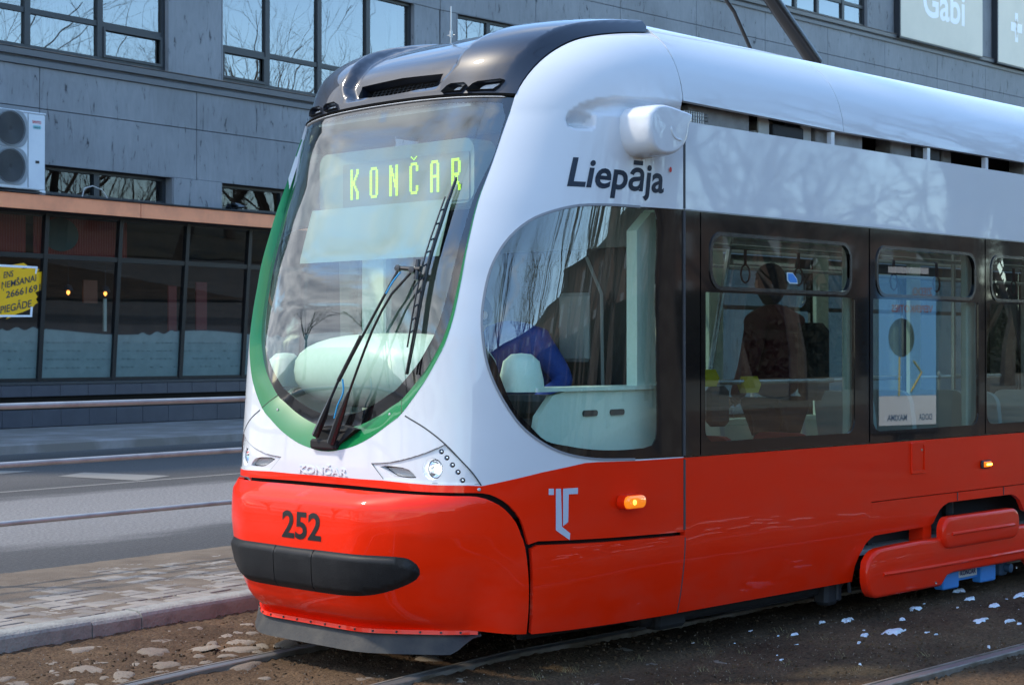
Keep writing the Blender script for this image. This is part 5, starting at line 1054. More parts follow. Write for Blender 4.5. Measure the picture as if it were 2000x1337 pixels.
# ---- bogie fairings, wheels, track brake, underframe
low_l = [(8.745, .150), (8.722, .21), (8.722, .274), (8.735, .33), (8.779, .37), (8.82, .388), (8.867, .397), (9.229, .407), (9.6, .405)]
low_r = [(2 * bog_c - x, z) for x, z in low_l[::-1]]
LOWC = smooth_line(low_l, .04) + low_r + [(2 * bog_c - 8.828, .104), (2 * bog_c - 9.581, .102), (2 * bog_c - 9.657, .160), (2 * bog_c - 9.747, .172), (9.747, .172), (9.657, .160), (9.581, .102), (8.828, .104), (8.78, .118)]
UPC = rrect(9.57, 10.565 + .0, .335, .535, .085, 6)
def plate(poly, yb_, h_, m_, name, par, bev=.02, grooves=()):
    """pressed cover: flat face, rounded rim built from inset rings, ribs as children"""
    A = np.array(poly); n_ = len(A); area = sum(A[i, 0] * A[(i + 1) % n_, 1] - A[(i + 1) % n_, 0] * A[i, 1] for i in range(n_))
    if area < 0: A = A[::-1]
    T = np.roll(A, -1, 0) - np.roll(A, 1, 0); T /= np.hypot(*T.T)[:, None]; Ni = np.stack([-T[:, 1], T[:, 0]], 1); q = MB(); V = []
    for k in range(7):
        if k == 0: ins, d = 0, -.03
        else: an = (k - 1) / 5 * math.pi / 2; ins = bev * (1 - math.cos(an)); d = h_ - bev + bev * math.sin(an)
        B = A + Ni * ins; V += [(x, yb_ - d, z) for x, z in B]
    q.add(V, [(k * n_ + i, k * n_ + (i + 1) % n_, (k + 1) * n_ + (i + 1) % n_, (k + 1) * n_ + i) for k in range(6) for i in range(n_)] + [tuple(range(6 * n_, 7 * n_))])
    o = q.build(name, m_, par, True)
    for g_ in grooves: q = MB(); q.tube([(x, yb_ - h_ + .002, z) for x, z in dens(g_, .05, False)], .012, 8); q.build('pressed_rib', m_, o, True)
    return o
for sg_ in (1,):
    cv = plate(LOWC, 5.50, .028, RED, 'bogie_fairing', tram, .022, grooves=([(8.89, .242), (9.40, .236), (10.99, .236), (11.5, .242)],))
    plate(UPC, 5.474, .030, RED, 'bogie_fairing_upper', tram, .024, grooves=([(9.66, .428), (10.48, .428)],))
    for x_ in (9.505, 10.56): q = MB(); q.lathe([(.009, 0), (.009, .006), (.004, .004), (0, .003)], (x_, 5.474, .132), (0, -1, 0), 8); q.build('screw', STEEL, cv)
    q = MB(); q.box((9.535, 5.60, .44), (.1, .1, .13)); q.build('fairing_bracket', RED, tram)
BLU = mat('brake_blue_enamel', (.04, .24, .62), .45)
q = MB(); q.box((9.82, 5.575, .118), (.20, .07, .125), 0, .008); q.box((10.31, 5.575, .118), (.20, .07, .125), 0, .008); q.box((10.06, 5.60, .135), (.32, .05, .09)); mbk = q.build('track_brake', BLU, tram)
q = MB(); q.box((10.065, 5.565, .145), (.24, .012, .07)); q.build('name_plate', mat('plate_silver', (.55, .55, .53), .4), mbk); lettering('plate_lettering', 'KON\u010cAR', (9.965, 10.165, .125, .157), lambda u, v, d: (u, 5.558 - d, v), mat('plate_navy', (.01, .02, .12), .5), mbk, .03)
q = MB(); q.box((10.56, 5.6, .13), (.1, .08, .12), 0, .01); q.lathe([(.03, 0), (.03, .05), (0, .055)], (10.58, 5.57, .12), (0, -1, 0), 12); q.build('brake_bracket', mat('brake_dark_blue', (.03, .07, .12), .6), mbk)
for x_ in (9.32, 11.07, ):
    for y_ in (YC - .5, YC + .5):
        q = MB(); q.lathe([(.05, -.07), (.29, -.07), (.30, -.03), (.33, -.02), (.33, .02), (.27, .03), (.27, .05), (.08, .05), (.08, .09), (0, .09)], (x_, y_, .31), (0, 1 if y_ > YC else -1, 0), 32); q.build('wheel', DARK, tram, True)
q = MB()
q.box((8.62, 5.70, .20), (.14, .1, .26), 0, .02); q.box((8.67, 5.66, .2), (.05, .05, .22), 0, .01); q.tube([(8.66, 5.62, .35), (8.70, 5.60, .25), (8.72, 5.6, .14)], .012, 6); q.build('sand_pipe', DARK, tram)
q = MB(); q.box((10.2, YC, .38), (2.4, 1.9, .16)); q.box((9.75, 5.72, .50), (.3, .06, .18), .0, .02); q.box((10.1, 5.72, .55), (.12, .06, .12), .4, .02); q.box((9.1, 5.72, .4), (.05, .05, .14)); q.build('bogie_frame', DARK, tram)
q = MB(); q.box(((6.3 + XE) / 2, YC, .29), (XE - 6.3, 2.08, .06)); q.box((7.75, 5.78, .2), (1.7, .16, .14), 0, .02); q.box((6.6, YC, .30), (1.1, 1.2, .1)); q.box((7.1, 5.72, .17), (.25, .12, .12), 0, .02); q.tube([(6.0, 5.75, .19), (7.6, 5.75, .17), (8.5, 5.78, .19)], .02, 6); q.box((9.9, YC, .26), (7, 1.5, .1)); q.build('underframe', VDARK, tram)
for z0, z1, nm in ((.24, .62, 'floor_edge'),):
    for s_ in (1, -1): q = MB(); q.box((7.9, YC - s_ * 1.06, .42), (1.6, .02, .38)); q.build('inner_skirt', VDARK, tram)
# end wall
q = MB(); q.box((XE - .02, YC, 1.65), (.03, 2.25, 2.9)); q.build('rear_wall', WHITE, tram)
# ---- camera pod beside the roof line
cxp, czp = 6.80, 2.742; PY = 5.53
for s_ in (1, -1):
    Y = lambda d: YC - s_ * (YC - (PY - d))
    face = smooth_line([(6.556, 2.758), (6.59, 2.79), (6.63, 2.806), (6.695, 2.811), (6.80, 2.800), (6.895, 2.785), (6.895, 2.76), (6.868, 2.735), (6.862, 2.69), (6.835, 2.635), (6.80, 2.602), (6.745, 2.575), (6.665, 2.565), (6.60, 2.58), (6.565, 2.62), (6.55, 2.69), (6.556, 2.758)], .02)[:-1]
    prof = face; cc = np.mean(prof, 0); prof = [(x, z + .020) for x, z in prof]; cc = np.mean(prof, 0); layers = [(1.07, -.03), (1.06, .09), (1.045, .125), (1.02, .148), (.975, .162), (.90, .168), (.88, .1682)]
    q = MB(); n_ = len(prof); V = []
    for sc, d in layers: V += [(cc[0] + (x - cc[0]) * sc + (.168 - d) * .12 * (1 if x > cc[0] else .2), Y(d), cc[1] + (z - cc[1]) * sc) for x, z in prof]
    q.add(V, [(k * n_ + i, k * n_ + (i + 1) % n_, (k + 1) * n_ + (i + 1) % n_, (k + 1) * n_ + i) for k in range(len(layers) - 1) for i in range(n_)] + [tuple(range((len(layers) - 1) * n_, len(layers) * n_))]); pd = q.build('camera_pod', WHITE, tram, True)
    q = MB(); V = []
    for sc, d in ((1.057, .046), (1.057, .050)): V += [(cc[0] + (x - cc[0]) * sc + (.168 - d) * .12 * (1 if x > cc[0] else .2), Y(d), cc[1] + (z - cc[1]) * sc) for x, z in prof]
    q.add(V, [(i, (i + 1) % n_, n_ + (i + 1) % n_, n_ + i) for i in range(n_)]); q.build('pod_joint', mat('joint_shadow_grey', (.12, .12, .13), .6), pd)
    q = MB(); arcp = [(6.78 + .065 * math.cos(R(k)), Y(.166), 2.72 + .055 * math.sin(R(k))) for k in range(170, 300, 12)]; q.tube(arcp, [.002] + [.008] * (len(arcp) - 2) + [.002], 8); q.build('pod_crease', WHITE, pd, True)
# ---- wiper
arm1 = [(-.0446, 1.1564), (.0107, 1.2497), (.0705, 1.3555), (.1235, 1.4343), (.4459, 1.8553), (.5166, 1.9883)]; arm2 = [(.077, 1.1219), (.1369, 1.2533), (.2079, 1.384), (.3782, 1.6914), (.4935, 1.8671), (.5943, 1.9739)]
WPM = mat('wiper_black', (.012, .012, .014), .35, coat=.3); wip = None
def wpt(L, o_): return [at(a, p, o_) for a, p in L]
q = MB(); q.tube(wpt(arm1[:3], .03), [.020, .019, .008], 8); q.tube(wpt(arm1[2:], .028), [.007] * 4, 8); 
wip = q.build('wiper', WPM, tram, True)
q = MB(); q.tube(wpt(arm2[:3], .03), [.022, .021, .008], 8); q.tube(wpt(smooth_line(arm2[2:], .1), .028), .0065, 8); q.build('arm', WPM, wip, True)
q = MB(); q.tube(wpt([(.130, 1.442), (.30, 1.664)], .028), .0105, 8); q.build('arm_sleeve', RUB, wip, True)
q = MB(); q.tube(wpt([(.505, 1.992), (.60, 1.985), (.640, 1.985)], .03), [.012, .012, .014], 8); q.tube(wpt([(.62, 2.03), (.625, 1.93)], .03), .012, 8); q.lathe([(.016, -.01), (.016, .014), (0, .016)], at(.517, 1.99, .03), nat(.517, 1.99), 10); q.lathe([(.016, -.01), (.016, .018), (0, .02)], at(.60, 1.978, .03), nat(.6, 1.978), 10); q.build('pivot', WPM, wip, True)
bl_ = smooth_line([(.6742, 2.4524), (.6684, 2.3092), (.6587, 2.1296), (.6389, 1.9025), (.6059, 1.6774), (.5624, 1.4774)], .03); nb_ = len(bl_)
q = MB(); q.tube([at(a, p, -.024) for a, p in bl_], [.005 + .006 * math.sin(math.pi * min(1, max(0, i / nb_))) for i in range(nb_)], 6); q.build('rubber_blade', RUB, wip, True)
mid = bl_[int(nb_ * .12):int(nb_ * .88)]; q = MB(); q.tube([at(a - .007, p, .008 + .010 * math.sin(math.pi * i / len(mid))) for i, (a, p) in enumerate(mid)], .0045, 6); q.tube([at(a + .006, p, -.006) for a, p in bl_], .0065, 6)
for i in range(2, len(mid) - 2, 2): q.tube([at(mid[i][0] - .007, mid[i][1], .012), at(mid[i][0] + .004, mid[i][1] + .015, -.004)], .004, 5)
q.build('blade_frame', WPM, wip, True)
HOSE = mat('blue_washer_hose', (.02, .30, .60), .4)
for L in ([(.10, 1.25), (.125, 1.3174), (.1693, 1.3833), (.165, 1.45)], [(.461, 1.8677), (.4952, 1.9254), (.5347, 1.9726)]): q = MB(); q.tube(wpt(smooth_line(L, .02), .032), .0045, 6); q.build('washer_hose', HOSE, wip, True)
q = MB(); q.box(at(.0, 1.115, .0) + Vector((.0, 0, 0)), (.05, .20, .05), 0, .01); q.tube([at(-.075, 1.19, -.01), at(.19, 1.185, -.02)], .009, 8); q.build('wiper_spindle', VDARK, wip)
# ---- antenna and pantograph
q = MB(); ab = Vector((6.436, 6.68, 3.27)); q.tube([ab, ab + Vector((0, 0, .21))], .0035, 6); q.tube([ab + Vector((0, 0, .04)), ab + Vector((0, 0, .075))], .008, 6)
for k in range(4): an = k * math.pi / 2 + .3; q.tube([ab + Vector((0, 0, .05)), ab + Vector((.022 * math.cos(an), .022 * math.sin(an), .052))], .0025, 5)
q.build('antenna', STEEL, tram)
q = MB(); q.tube([(9.97, 6.68, 3.6), (9.46, 6.68, 3.96), (8.2, 6.68, 4.86)], [.055, .052, .04], 12); q.tube([(9.18, 6.62, 3.52), (8.85, 6.55, 3.78), (8.05, 6.6, 4.42)], .013, 8); pan = q.build('pantograph', WPM, tram, True)
q = MB(); q.tube([(8.2, 6.68, 4.86), (9.9, 6.68, 5.52)], [.032, .024], 10); q.tube([(9.9, 5.95, 5.5), (9.9, 6.2, 5.56), (9.9, 7.16, 5.56), (9.9, 7.41, 5.5)], .02, 8); q.build('collector', DARK, pan, True)
# ---- interior
q = MB(); q.box(((7.1 + XE) / 2, YC, .37), (XE - 7.1, 2.2, .03)); q.build('floor', GREYP, tram)
q = MB(); q.box((6.5, YC, .80), (1.05, 1.6, .04)); q.build('cab_floor', GREYP, tram)
q = MB(); q.box(((6.6 + XE) / 2, YC, 2.45), (XE - 6.6, 2.1, .03)); q.build('ceiling', MINT, tram)
q = MB(); q.box((6.42, YC, 2.84), (.85, 1.2, .02)); q.build('cab_ceiling', GREYP, tram)
LEDS = mat('ceiling_light_strip', (1, 1, 1), .4, emit=(.93, 1.0, .97), estr=.35)
for y_ in (YC - .62, YC + .62): q = MB(); q.box(((7.3 + XE) / 2, y_, 2.42), (XE - 7.6, .07, .02)); q.build('ceiling_lamp', LEDS, tram)
# dashboard: rounded pale blob
q = MB(); nu, nv = 40, 16; V = []
for i in range(nu):
    th = 2 * math.pi * i / nu
    for j in range(nv + 1):
        ph = -math.pi / 2 + math.pi * j / nv; sp = lambda v, e: math.copysign(abs(v) ** e, v)
        V.append((5.99 + .36 * sp(math.cos(ph), .8) * sp(math.cos(th), .85), YC - .02 + .66 * sp(math.cos(ph), .8) * sp(math.sin(th), .9), 1.485 + .20 * sp(math.sin(ph), .8)))
q.add(V, [(i * (nv + 1) + j, ((i + 1) % nu) * (nv + 1) + j, ((i + 1) % nu) * (nv + 1) + j + 1, i * (nv + 1) + j + 1) for i in range(nu) for j in range(nv)]); q.build('dashboard', MINT, tram, True)
q = MB(); q.tube([(5.86 - .10 * math.sin(R(k)), YC + .40 * math.cos(R(k)), 1.645 - .045 * math.sin(R(k)) + .0) for k in range(0, 181, 15)], .002, 4); q.build('dashboard_seam', GREYP, tram)
q = MB(); q.box((6.2, YC, 1.06), (.7, 1.4, .36), 0, .05); q.build('dashboard_base', mat('dark_grey_plastic', (.07, .075, .08), .6), tram)
# destination display
q = MB(); pr = rrect(-.62, .62, -.165, .17, .07, 6); q.prism(pr, lambda u, v, d: (6.10 + d, YC - u + .10, 2.52 + v), 0, .16); dsp = q.build('destination_display', mat('display_housing', (.21, .28, .25), .6), tram)
q = MB(); q.prism(rrect(-.50, .50, -.13, .12, .01, 2), lambda u, v, d: (6.094 + d, YC - u + .01, 2.50 + v), 0, .004); q.build('display_panel', mat('display_panel_grey', (.16, .20, .18), .5), dsp)
GL = {'K': ['##...##', '##...##', '##..##.', '##.##..', '####...', '####...', '##.##..', '##..##.', '##...##', '##...##', '##...##'],
      'O': ['.#####.', '##...##', '##...##', '##...##', '##...##', '##...##', '##...##', '##...##', '##...##', '##...##', '.#####.'],
      'N': ['##...##', '###..##', '###..##', '####.##', '##.#.##', '##.####', '##..###', '##..###', '##...##', '##...##', '##...##'],
      'C': ['.#####.', '##...##', '##...##', '##.....', '##.....', '##.....', '##.....', '##.....', '##...##', '##...##', '.#####.'],
      'A': ['.#####.', '##...##', '##...##', '##...##', '##...##', '#######', '##...##', '##...##', '##...##', '##...##', '##...##'],
      'R': ['######.', '##...##', '##...##', '##...##', '##...##', '######.', '##.##..', '##.##..', '##..##.', '##...##', '##...##']}
q = MB(); pw = .0098; rowh = .167 / 11
for li, ch in enumerate('KON\u010cAR'):
    g = GL['C' if ch == '\u010c' else ch]; u0 = -.4365 + li * .1605
    for r_, row in enumerate(g):
        for c_, k in enumerate(row):
            if k != '#': continue
            for h_ in (0, 1):
                u = u0 + c_ * pw * 1.0; z_ = 2.585 - r_ * rowh - h_ * rowh / 2; y_ = YC - u
                q.add([(6.090, y_ + .0042, z_ - .0028), (6.090, y_ - .0042, z_ - .0028), (6.090, y_ - .0042, z_ + .0028), (6.090, y_ + .0042, z_ + .0028)], [(0, 1, 2, 3)])
    if ch == '\u010c':
        for c_, dz in ((1, .034), (2, .027), (3, .020), (4, .027), (5, .034)): u = u0 + c_ * pw; q.add([(6.090, YC - u + .0042, 2.585 + dz - .003), (6.090, YC - u - .0042, 2.585 + dz - .003), (6.090, YC - u - .0042, 2.585 + dz + .003), (6.090, YC - u + .0042, 2.585 + dz + .003)], [(0, 1, 2, 3)])
q.build('led_lettering', mat('led_green_yellow', (.02, .05, .0), .5, emit=(.48, .95, .02), estr=.62), dsp)
# sun blind, bulkhead, door pillar
q = MB(); V = []; ny = 24
for i in range(ny): y_ = YC + .62 - 1.12 * i / (ny - 1); dx_ = .004 * math.sin(i * 1.3); V += [(5.965 + dx_, y_, 2.365), (5.89 + dx_, y_ + .01, 2.10), (5.885 + dx_, y_ + .01, 2.07)]
q.add(V, [(i * 3 + j, (i + 1) * 3 + j, (i + 1) * 3 + j + 1, i * 3 + j + 1) for i in range(ny - 1) for j in range(2)]); q.build('sun_blind', SHADEM, tram, True)
q = MB(); q.box((6.30, 7.26 - .12, 1.72), (.06, .20, 1.0), 0, .01); q.build('cab_pillar', MINT, tram)
q = MB(); q.box((7.09, YC + .65, 1.6), (.04, .85, 1.7)); q.box((7.09, YC, 2.3), (.04, 2.1, .28)); q.box((7.09, YC - .2, 1.0), (.04, 1.6, .45)); q.build('cab_bulkhead', mat('bulkhead_grey', (.16, .175, .18), .6), tram)
q = MB(); q.box((7.08, YC - .95, 1.65), (.05, .22, 1.4), 0, .01); q.build('bulkhead_post', MINT, tram)
for s_ in (1, -1):
    yi = YC - s_ * 1.05
    q = MB(); q.prism([(5.98, 1.02), (7.02, 1.02), (7.02, 1.395), (6.26, 1.395), (6.14, 1.37), (6.04, 1.27)], lambda x, z, d: (x, yi + s_ * d, z), .02, .06); lin = q.build('cab_side_lining', MINT, tram)
    q = MB(); q.prism([(6.0, 1.39), (7.02, 1.39), (7.02, 1.41), (6.0, 1.41)], lambda x, z, d: (x, yi + s_ * d, z), .0, .22); q.build('window_shelf', MINT, lin)
    for (x0, x1) in ((6.36, 6.47), (6.57, 6.68)): q = MB(); q.prism(rrect(x0, x1, 1.262, 1.292, .013, 4), lambda x, z, d: (x, yi + s_ * d, z), .012, .022); q.build('vent_slot', DARK, lin)
    q = MB(); q.prism([(6.80, 1.40), (7.03, 1.40), (7.03, 2.32), (6.92, 2.32), (6.80, 2.22)], lambda x, z, d: (x, yi + s_ * d, z), .03, .10); q.build('cab_corner_lining', MINT, tram)
    q = MB(); q.lathe([(0, .19), (.05, .185), (.09, .15), (.11, .06), (.115, 0)], (6.02, yi + s_ * .12, 1.39), (0, 0, 1), 16); q.build('console_hump', MINT, tram, True)
q = MB(); q.box((6.6, YC - .55, 1.30), (.5, .35, .12), 0, .03); q.build('side_console', mat('dark_grey_plastic', (.07, .075, .08), .6), tram)
q = MB(); q.tube([(7.0, YC - .62, .82), (6.98, YC - .62, 1.9), (6.9, YC - .58, 2.1)], .010, 6); q.box((6.95, YC - .45, 1.72), (.05, .22, .38), 0, .02); q.build('cab_equipment', GREYP, tram)
q = MB(); q.box((7.13, YC - .10, 1.32), (.03, 1.15, 1.9)); q.build('cab_door', mat('cab_door_dark', (.035, .038, .042), .4), tram)
# driver seat back
q = MB(); q.box((7.0, YC + .05, 1.32), (.10, .44, .62), 0, .05); q.box((6.82, YC + .05, 1.05), (.42, .44, .10), 0, .03); q.lathe([(.05, 0), (.05, .2)], (6.82, YC + .05, .82), (0, 0, 1), 10); q.build('driver_seat', mat('seat_black', (.02, .02, .024), .8), tram)
# handrails and validator boxes
q = MB(); q.tube([(7.85, 6.1, 1.404), (9.30, 6.1, 1.40)], .016, 8); q.build('handrail', POLE, tram, True)
q = MB(); q.tube([(8.05, 6.35, .38), (8.25, 6.3, 1.4), (8.45, 6.25, 2.44)], .017, 8); q.build('grab_pole', POLE, tram, True)
q = MB(); q.tube([(7.3, 5.95, 2.2), (XE - .3, 5.95, 2.2)], .015, 8); q.tube([(7.3, 7.4, 2.2), (XE - .3, 7.4, 2.2)], .015, 8); q.build('ceiling_rail', POLE, tram, True)
for x in np.arange(7.6, 13, .55):
    q = MB(); c_ = (x, 5.95, 2.0); q.tube([(x, 5.95, 2.19), (x, 5.95, 2.1)], .01, 5); q.tube([(x + .045 * math.sin(k * math.pi / 4), 5.95, 2.045 - .055 * math.cos(k * math.pi / 4)) for k in range(9)], .006, 5); q.build('strap_handle', mat('strap_red_brown', (.10, .02, .02), .5), tram)
for x, zz_ in ((7.98, 1.43), (8.40, 1.385)): q = MB(); q.prism([(-.06, -.05), (.06, -.05), (.09, .0), (.05, .05), (-.05, .05), (-.09, 0)], lambda u, v, d: (x + u, 6.08 + d, zz_ + v), 0, .05); q.build('yellow_clamp', mat('signal_yellow', (.75, .55, .01), .45), tram)
q = MB(); q.box((8.10, 6.12, 1.26), (.16, .10, .24), 0, .03); q.build('validator', DARK, tram)
for x in (9.75, 11.2, 12.6): q = MB(); q.tube([(x, 6.3, .38), (x, 6.3, 2.44)], .017, 8); q.tube([(x, 6.3, 1.4), (x + .7, 6.3, 1.4)], .015, 8); q.build('grab_pole', POLE, tram, True)
SEATW = mat('seat_shell_white', (.55, .62, .62), .4)
def seat(x, y, zt_, kind):
    q = MB(); pr = rrect(-.21, .21, 0, zt_ - .78, [.09, .09, .03, .03], 5)
    q.prism(pr, lambda u, v, d: (x + d - .10 * (v / .5), y + u, .78 + v), 0, .05); q.box((x + .20, y, .78), (.42, .42, .05), 0, .02); st = q.build('seat', SEATW if kind else CUSH, tram)
    q = MB(); q.prism(rrect(-.18, .18, .06, zt_ - .84, [.07, .07, .03, .03], 4), lambda u, v, d: (x + d - .10 * (v / .5), y + u, .78 + v), .05, .08); q.box((x + .20, y, .815), (.36, .37, .03), 0, .012); q.build('cushion', CUSH, st); q = MB(); q.box((x + .2, y, .58), (.1, .3, .38)); q.build('leg', GREYP, st)
for x, y, z_, k in ((7.85, 6.0, 1.10, 0), (8.62, 6.0, 1.09, 0), (9.38, 6.02, 1.33, 1), (9.86, 6.02, 1.33, 1), (10.55, 6.0, 1.32, 1), (10.98, 6.0, 1.30, 1), (11.7, 6.0, 1.30, 1), (12.5, 6.0, 1.3, 1), (8.6, 7.4, 1.25, 1), (9.6, 7.4, 1.25, 1), (10.6, 7.4, 1.25, 1), (11.6, 7.4, 1.25, 1)): seat(x, y, z_, k)
for s_ in (1, -1): q = MB(); q.box(((7.2 + XE) / 2, YC - s_ * 1.04, .86), (XE - 7.3, .03, .32)); q.build('side_lining', MINT, tram); q = MB(); q.box(((7.2 + XE) / 2, YC - s_ * .93, .5), (XE - 7.3, .03, .42)); q.build('inner_skirt', VDARK, tram)
for s_ in (1, -1):
    for x in (7.105, 8.79, 10.21, 11.63, 13.07): q = MB(); q.box((x, YC - s_ * 1.06, 1.66), (.17, .05, 1.36), 0, .01); q.build('pillar_lining', MINT, tram)
    q = MB(); q.box(((7.2 + XE) / 2, YC - s_ * 1.07, 1.045), (XE - 7.3, .07, .05), 0, .01); q.build('window_ledge', MINT, tram)

# ================================================================== PEOPLE
def figure(verts, edges, radii, m_, parent, name, root=0, sub=2):
    me = bpy.data.meshes.new(name); me.from_pydata([tuple(v) for v in verts], edges, []); o = bpy.data.objects.new(name, me); col.objects.link(o)
    o.modifiers.new('skin', 'SKIN')
    if not me.skin_vertices: me.attributes  # layer appears with the modifier
    if not me.skin_vertices:
        bm = bmesh.new(); bm.from_mesh(me); bm.verts.layers.skin.verify(); bm.to_mesh(me); bm.free()
    d = me.skin_vertices[0].data
    for i, r_ in enumerate(radii): d[i].radius = (r_, r_) if not isinstance(r_, tuple) else r_
    for i in range(len(radii)): d[i].use_root = (i == root)
    s_ = o.modifiers.new('sub', 'SUBSURF'); s_.levels = sub; s_.render_levels = sub
    dg = bpy.context.evaluated_depsgraph_get(); m2 = bpy.data.meshes.new_from_object(o.evaluated_get(dg)); bpy.data.objects.remove(o)
    m2.materials.clear(); m2.materials.append(m_); m2.polygons.foreach_set('use_smooth', [True] * len(m2.polygons)); return link(bpy.data.objects.new(name, m2), parent)
SKINM = mat('skin', (.55, .33, .24), .5)
def hand(c, d, parent, right=1):
    d = Vector(d).normalized(); up = Vector((0, 0, 1)); sd_ = d.cross(up).normalized()
    v = [Vector(c), Vector(c) + d * .05]; e = [(0, 1)]; r_ = [.028, .034]
    for k, (off, l) in enumerate(((-.03, .07), (-.01, .082), (.011, .078), (.03, .062))):
        b0 = v[1] + d * .03 + sd_ * off; i = len(v); v += [b0, b0 + d * l * .5 - up * .012, b0 + d * l * .9 - up * .035]; e += [(1, i), (i, i + 1), (i + 1, i + 2)]; r_ += [.0105, .009, .0075]
    i = len(v); v += [v[0] + sd_ * .035 * right + d * .02, v[0] + sd_ * .055 * right + d * .06 - up * .02]; e += [(0, i), (i, i + 1)]; r_ += [.012, .009]
    return figure(v, e, r_, SKINM, parent, 'hand', 0, 1)
def head(c, fwd, parent, hairm, hood=False):
    c = Vector(c); fwd = Vector(fwd).normalized(); side = fwd.cross(Vector((0, 0, 1))).normalized(); up = side.cross(fwd)
    V = []; nu, nv = 20, 14
    for j in range(nv + 1):
        ph = math.pi * j / nv
        for i in range(nu):
            th = 2 * math.pi * i / nu; x, y, z = math.cos(th) * math.sin(ph), math.sin(th) * math.sin(ph), math.cos(ph)
            rx = .098 * (1 - .18 * max(0, -z)); ry = .078 * (1 - .30 * max(0, -z)); nose = .022 * math.exp(-((th if th < math.pi else th - 2 * math.pi) / .22) ** 2 - ((z + .08) / .16) ** 2) - .008 * math.exp(-(((abs(th if th < math.pi else th - 2 * math.pi)) - .42) / .18) ** 2 - ((z - .08) / .12) ** 2)
            V.append(c + fwd * (x * rx + nose) + side * y * ry + up * z * .118)
    Fc = [(j * nu + i, j * nu + (i + 1) % nu, (j + 1) * nu + (i + 1) % nu, (j + 1) * nu + i) for j in range(nv) for i in range(nu)]
    q = MB(); q.add(V, Fc)
    for s_ in (1, -1): q.lathe([(.0, .012), (.02, .008), (.026, 0), (.015, -.006)], c + side * s_ * .078 - fwd * .005, side * s_, 8)
    h_ = q.build('head', SKINM, parent, True)
    q = MB(); V2 = [c + (v - c) * (1.10 if not hood else 1.22) - fwd * .012 for v in V]; keep = [f for f in Fc if sum(((V[k] - c).dot(fwd)) for k in f) / 4 < .035 + (max(0, sum((V[k] - c).dot(up) for k in f) / 4) * .6) and sum((V[k] - c).dot(up) for k in f) / 4 > (-.05 if not hood else -.2)]
    q.add(V2, keep); q.build('hood' if hood else 'hair', hairm, parent, True)
    q = MB()
    for s_ in (1, -1): q.lathe([(.011, -.004), (.009, .003), (0, .005)], c + fwd * .086 + side * s_ * .032 + up * .008, fwd, 8)
    q.build('eyes', mat('eye_dark', (.03, .02, .02), .2), h_, True)
    q = MB(); q.tube([c + fwd * .082 - up * .052 + side * u for u in (-.022, -.01, 0, .01, .022)], [.002, .005, .006, .005, .002], 6); q.build('mouth', mat('lips', (.42, .18, .15), .5), h_, True)
BLUEJ = mat('royal_blue_jacket', (.012, .05, .28), .75, noise=(14, (.008, .035, .2), .4, .65), bump=(9, .9)); TROU = mat('dark_trousers', (.012, .012, .016), .85)
dr = empty('person', (6.95, 6.45, .82), 'driver in a royal blue jacket bending forward behind the round cab side window', 'person'); dr.location = (0, 0, 0)
pel = Vector((6.98, 6.42, 1.12))
v = [pel, pel + Vector((-.10, -.01, .22)), pel + Vector((-.26, -.02, .42)), pel + Vector((-.38, -.02, .56)), pel + Vector((-.47, 0, .62)),           # spine to neck
     pel + Vector((-.33, -.19, .52)), pel + Vector((-.22, -.30, .30)), pel + Vector((-.46, -.30, .20)),       # near arm: shoulder, elbow, wrist
     pel + Vector((-.33, .17, .52)), pel + Vector((-.38, .27, .28)), pel + Vector((-.60, .22, .22)),
     pel + Vector((0, -.10, -.02)), pel + Vector((-.42, -.14, .04)), pel + Vector((-.44, -.14, -.28)), pel + Vector((0, .10, -.02)), pel + Vector((-.42, .14, .04)), pel + Vector((-.44, .14, -.28))]
figure(v[:11], [(0, 1), (1, 2), (2, 3), (3, 4), (3, 5), (5, 6), (6, 7), (3, 8), (8, 9), (9, 10)], [.17, .17, .185, .14, .065, .085, .065, .045, .085, .065, .045], BLUEJ, dr, 'jacket', 0)
figure([v[0]] + v[11:], [(0, 1), (1, 2), (2, 3), (0, 4), (4, 5), (5, 6)], [.15, .10, .075, .05, .10, .075, .05], TROU, dr, 'trousers', 0)
for s_, w_ in ((0, v[7]), (1, v[10])): hand(w_, (-1, .1, -.15), dr, 1 if s_ else -1)
for y_ in (6.28, 6.56): q = MB(); q.box((6.48, y_, .855), (.27, .10, .07), 0, .02); q.build('shoe', TROU, dr)
head(pel + Vector((-.60, .03, .66)), (-1, 0, -.25), dr, mat('brown_hair', (.05, .03, .02), .7))
MAR = mat('maroon_jacket', (.085, .006, .012), .85, bump=(5, .35)); BLKJ = mat('black_cloth', (.008, .008, .01), .85)
pa = empty('person', (0, 0, 0), 'passenger in a dark maroon jacket and black hood standing behind the first side window', 'person')
c0 = Vector((9.12, 6.42, .40))
v = [c0 + Vector(p_) for p_ in ((0, 0, .86), (0, 0, 1.10), (0, .01, 1.30), (0, .02, 1.42), (0, .03, 1.50), (.0 - .20, .0, 1.37), (-.30, .0, 1.08), (-.24, .14, .88), (.20, .0, 1.37), (.31, .0, 1.08), (.25, .14, .88))]
figure(v, [(0, 1), (1, 2), (2, 3), (3, 4), (3, 5), (5, 6), (6, 7), (3, 8), (8, 9), (9, 10)], [(.20, .17), (.205, .17), (.20, .16), .13, .065, .085, .07, .05, .085, .07, .05], MAR, pa, 'jacket', 0)
figure([c0 + Vector(p_) for p_ in ((0, 0, .84), (-.10, 0, .78), (-.11, 0, .44), (-.11, 0, .06), (.10, 0, .78), (.11, 0, .44), (.11, 0, .06))], [(0, 1), (1, 2), (2, 3), (0, 4), (4, 5), (5, 6)], [.15, .10, .07, .05, .10, .07, .05], BLKJ, pa, 'trousers', 0)
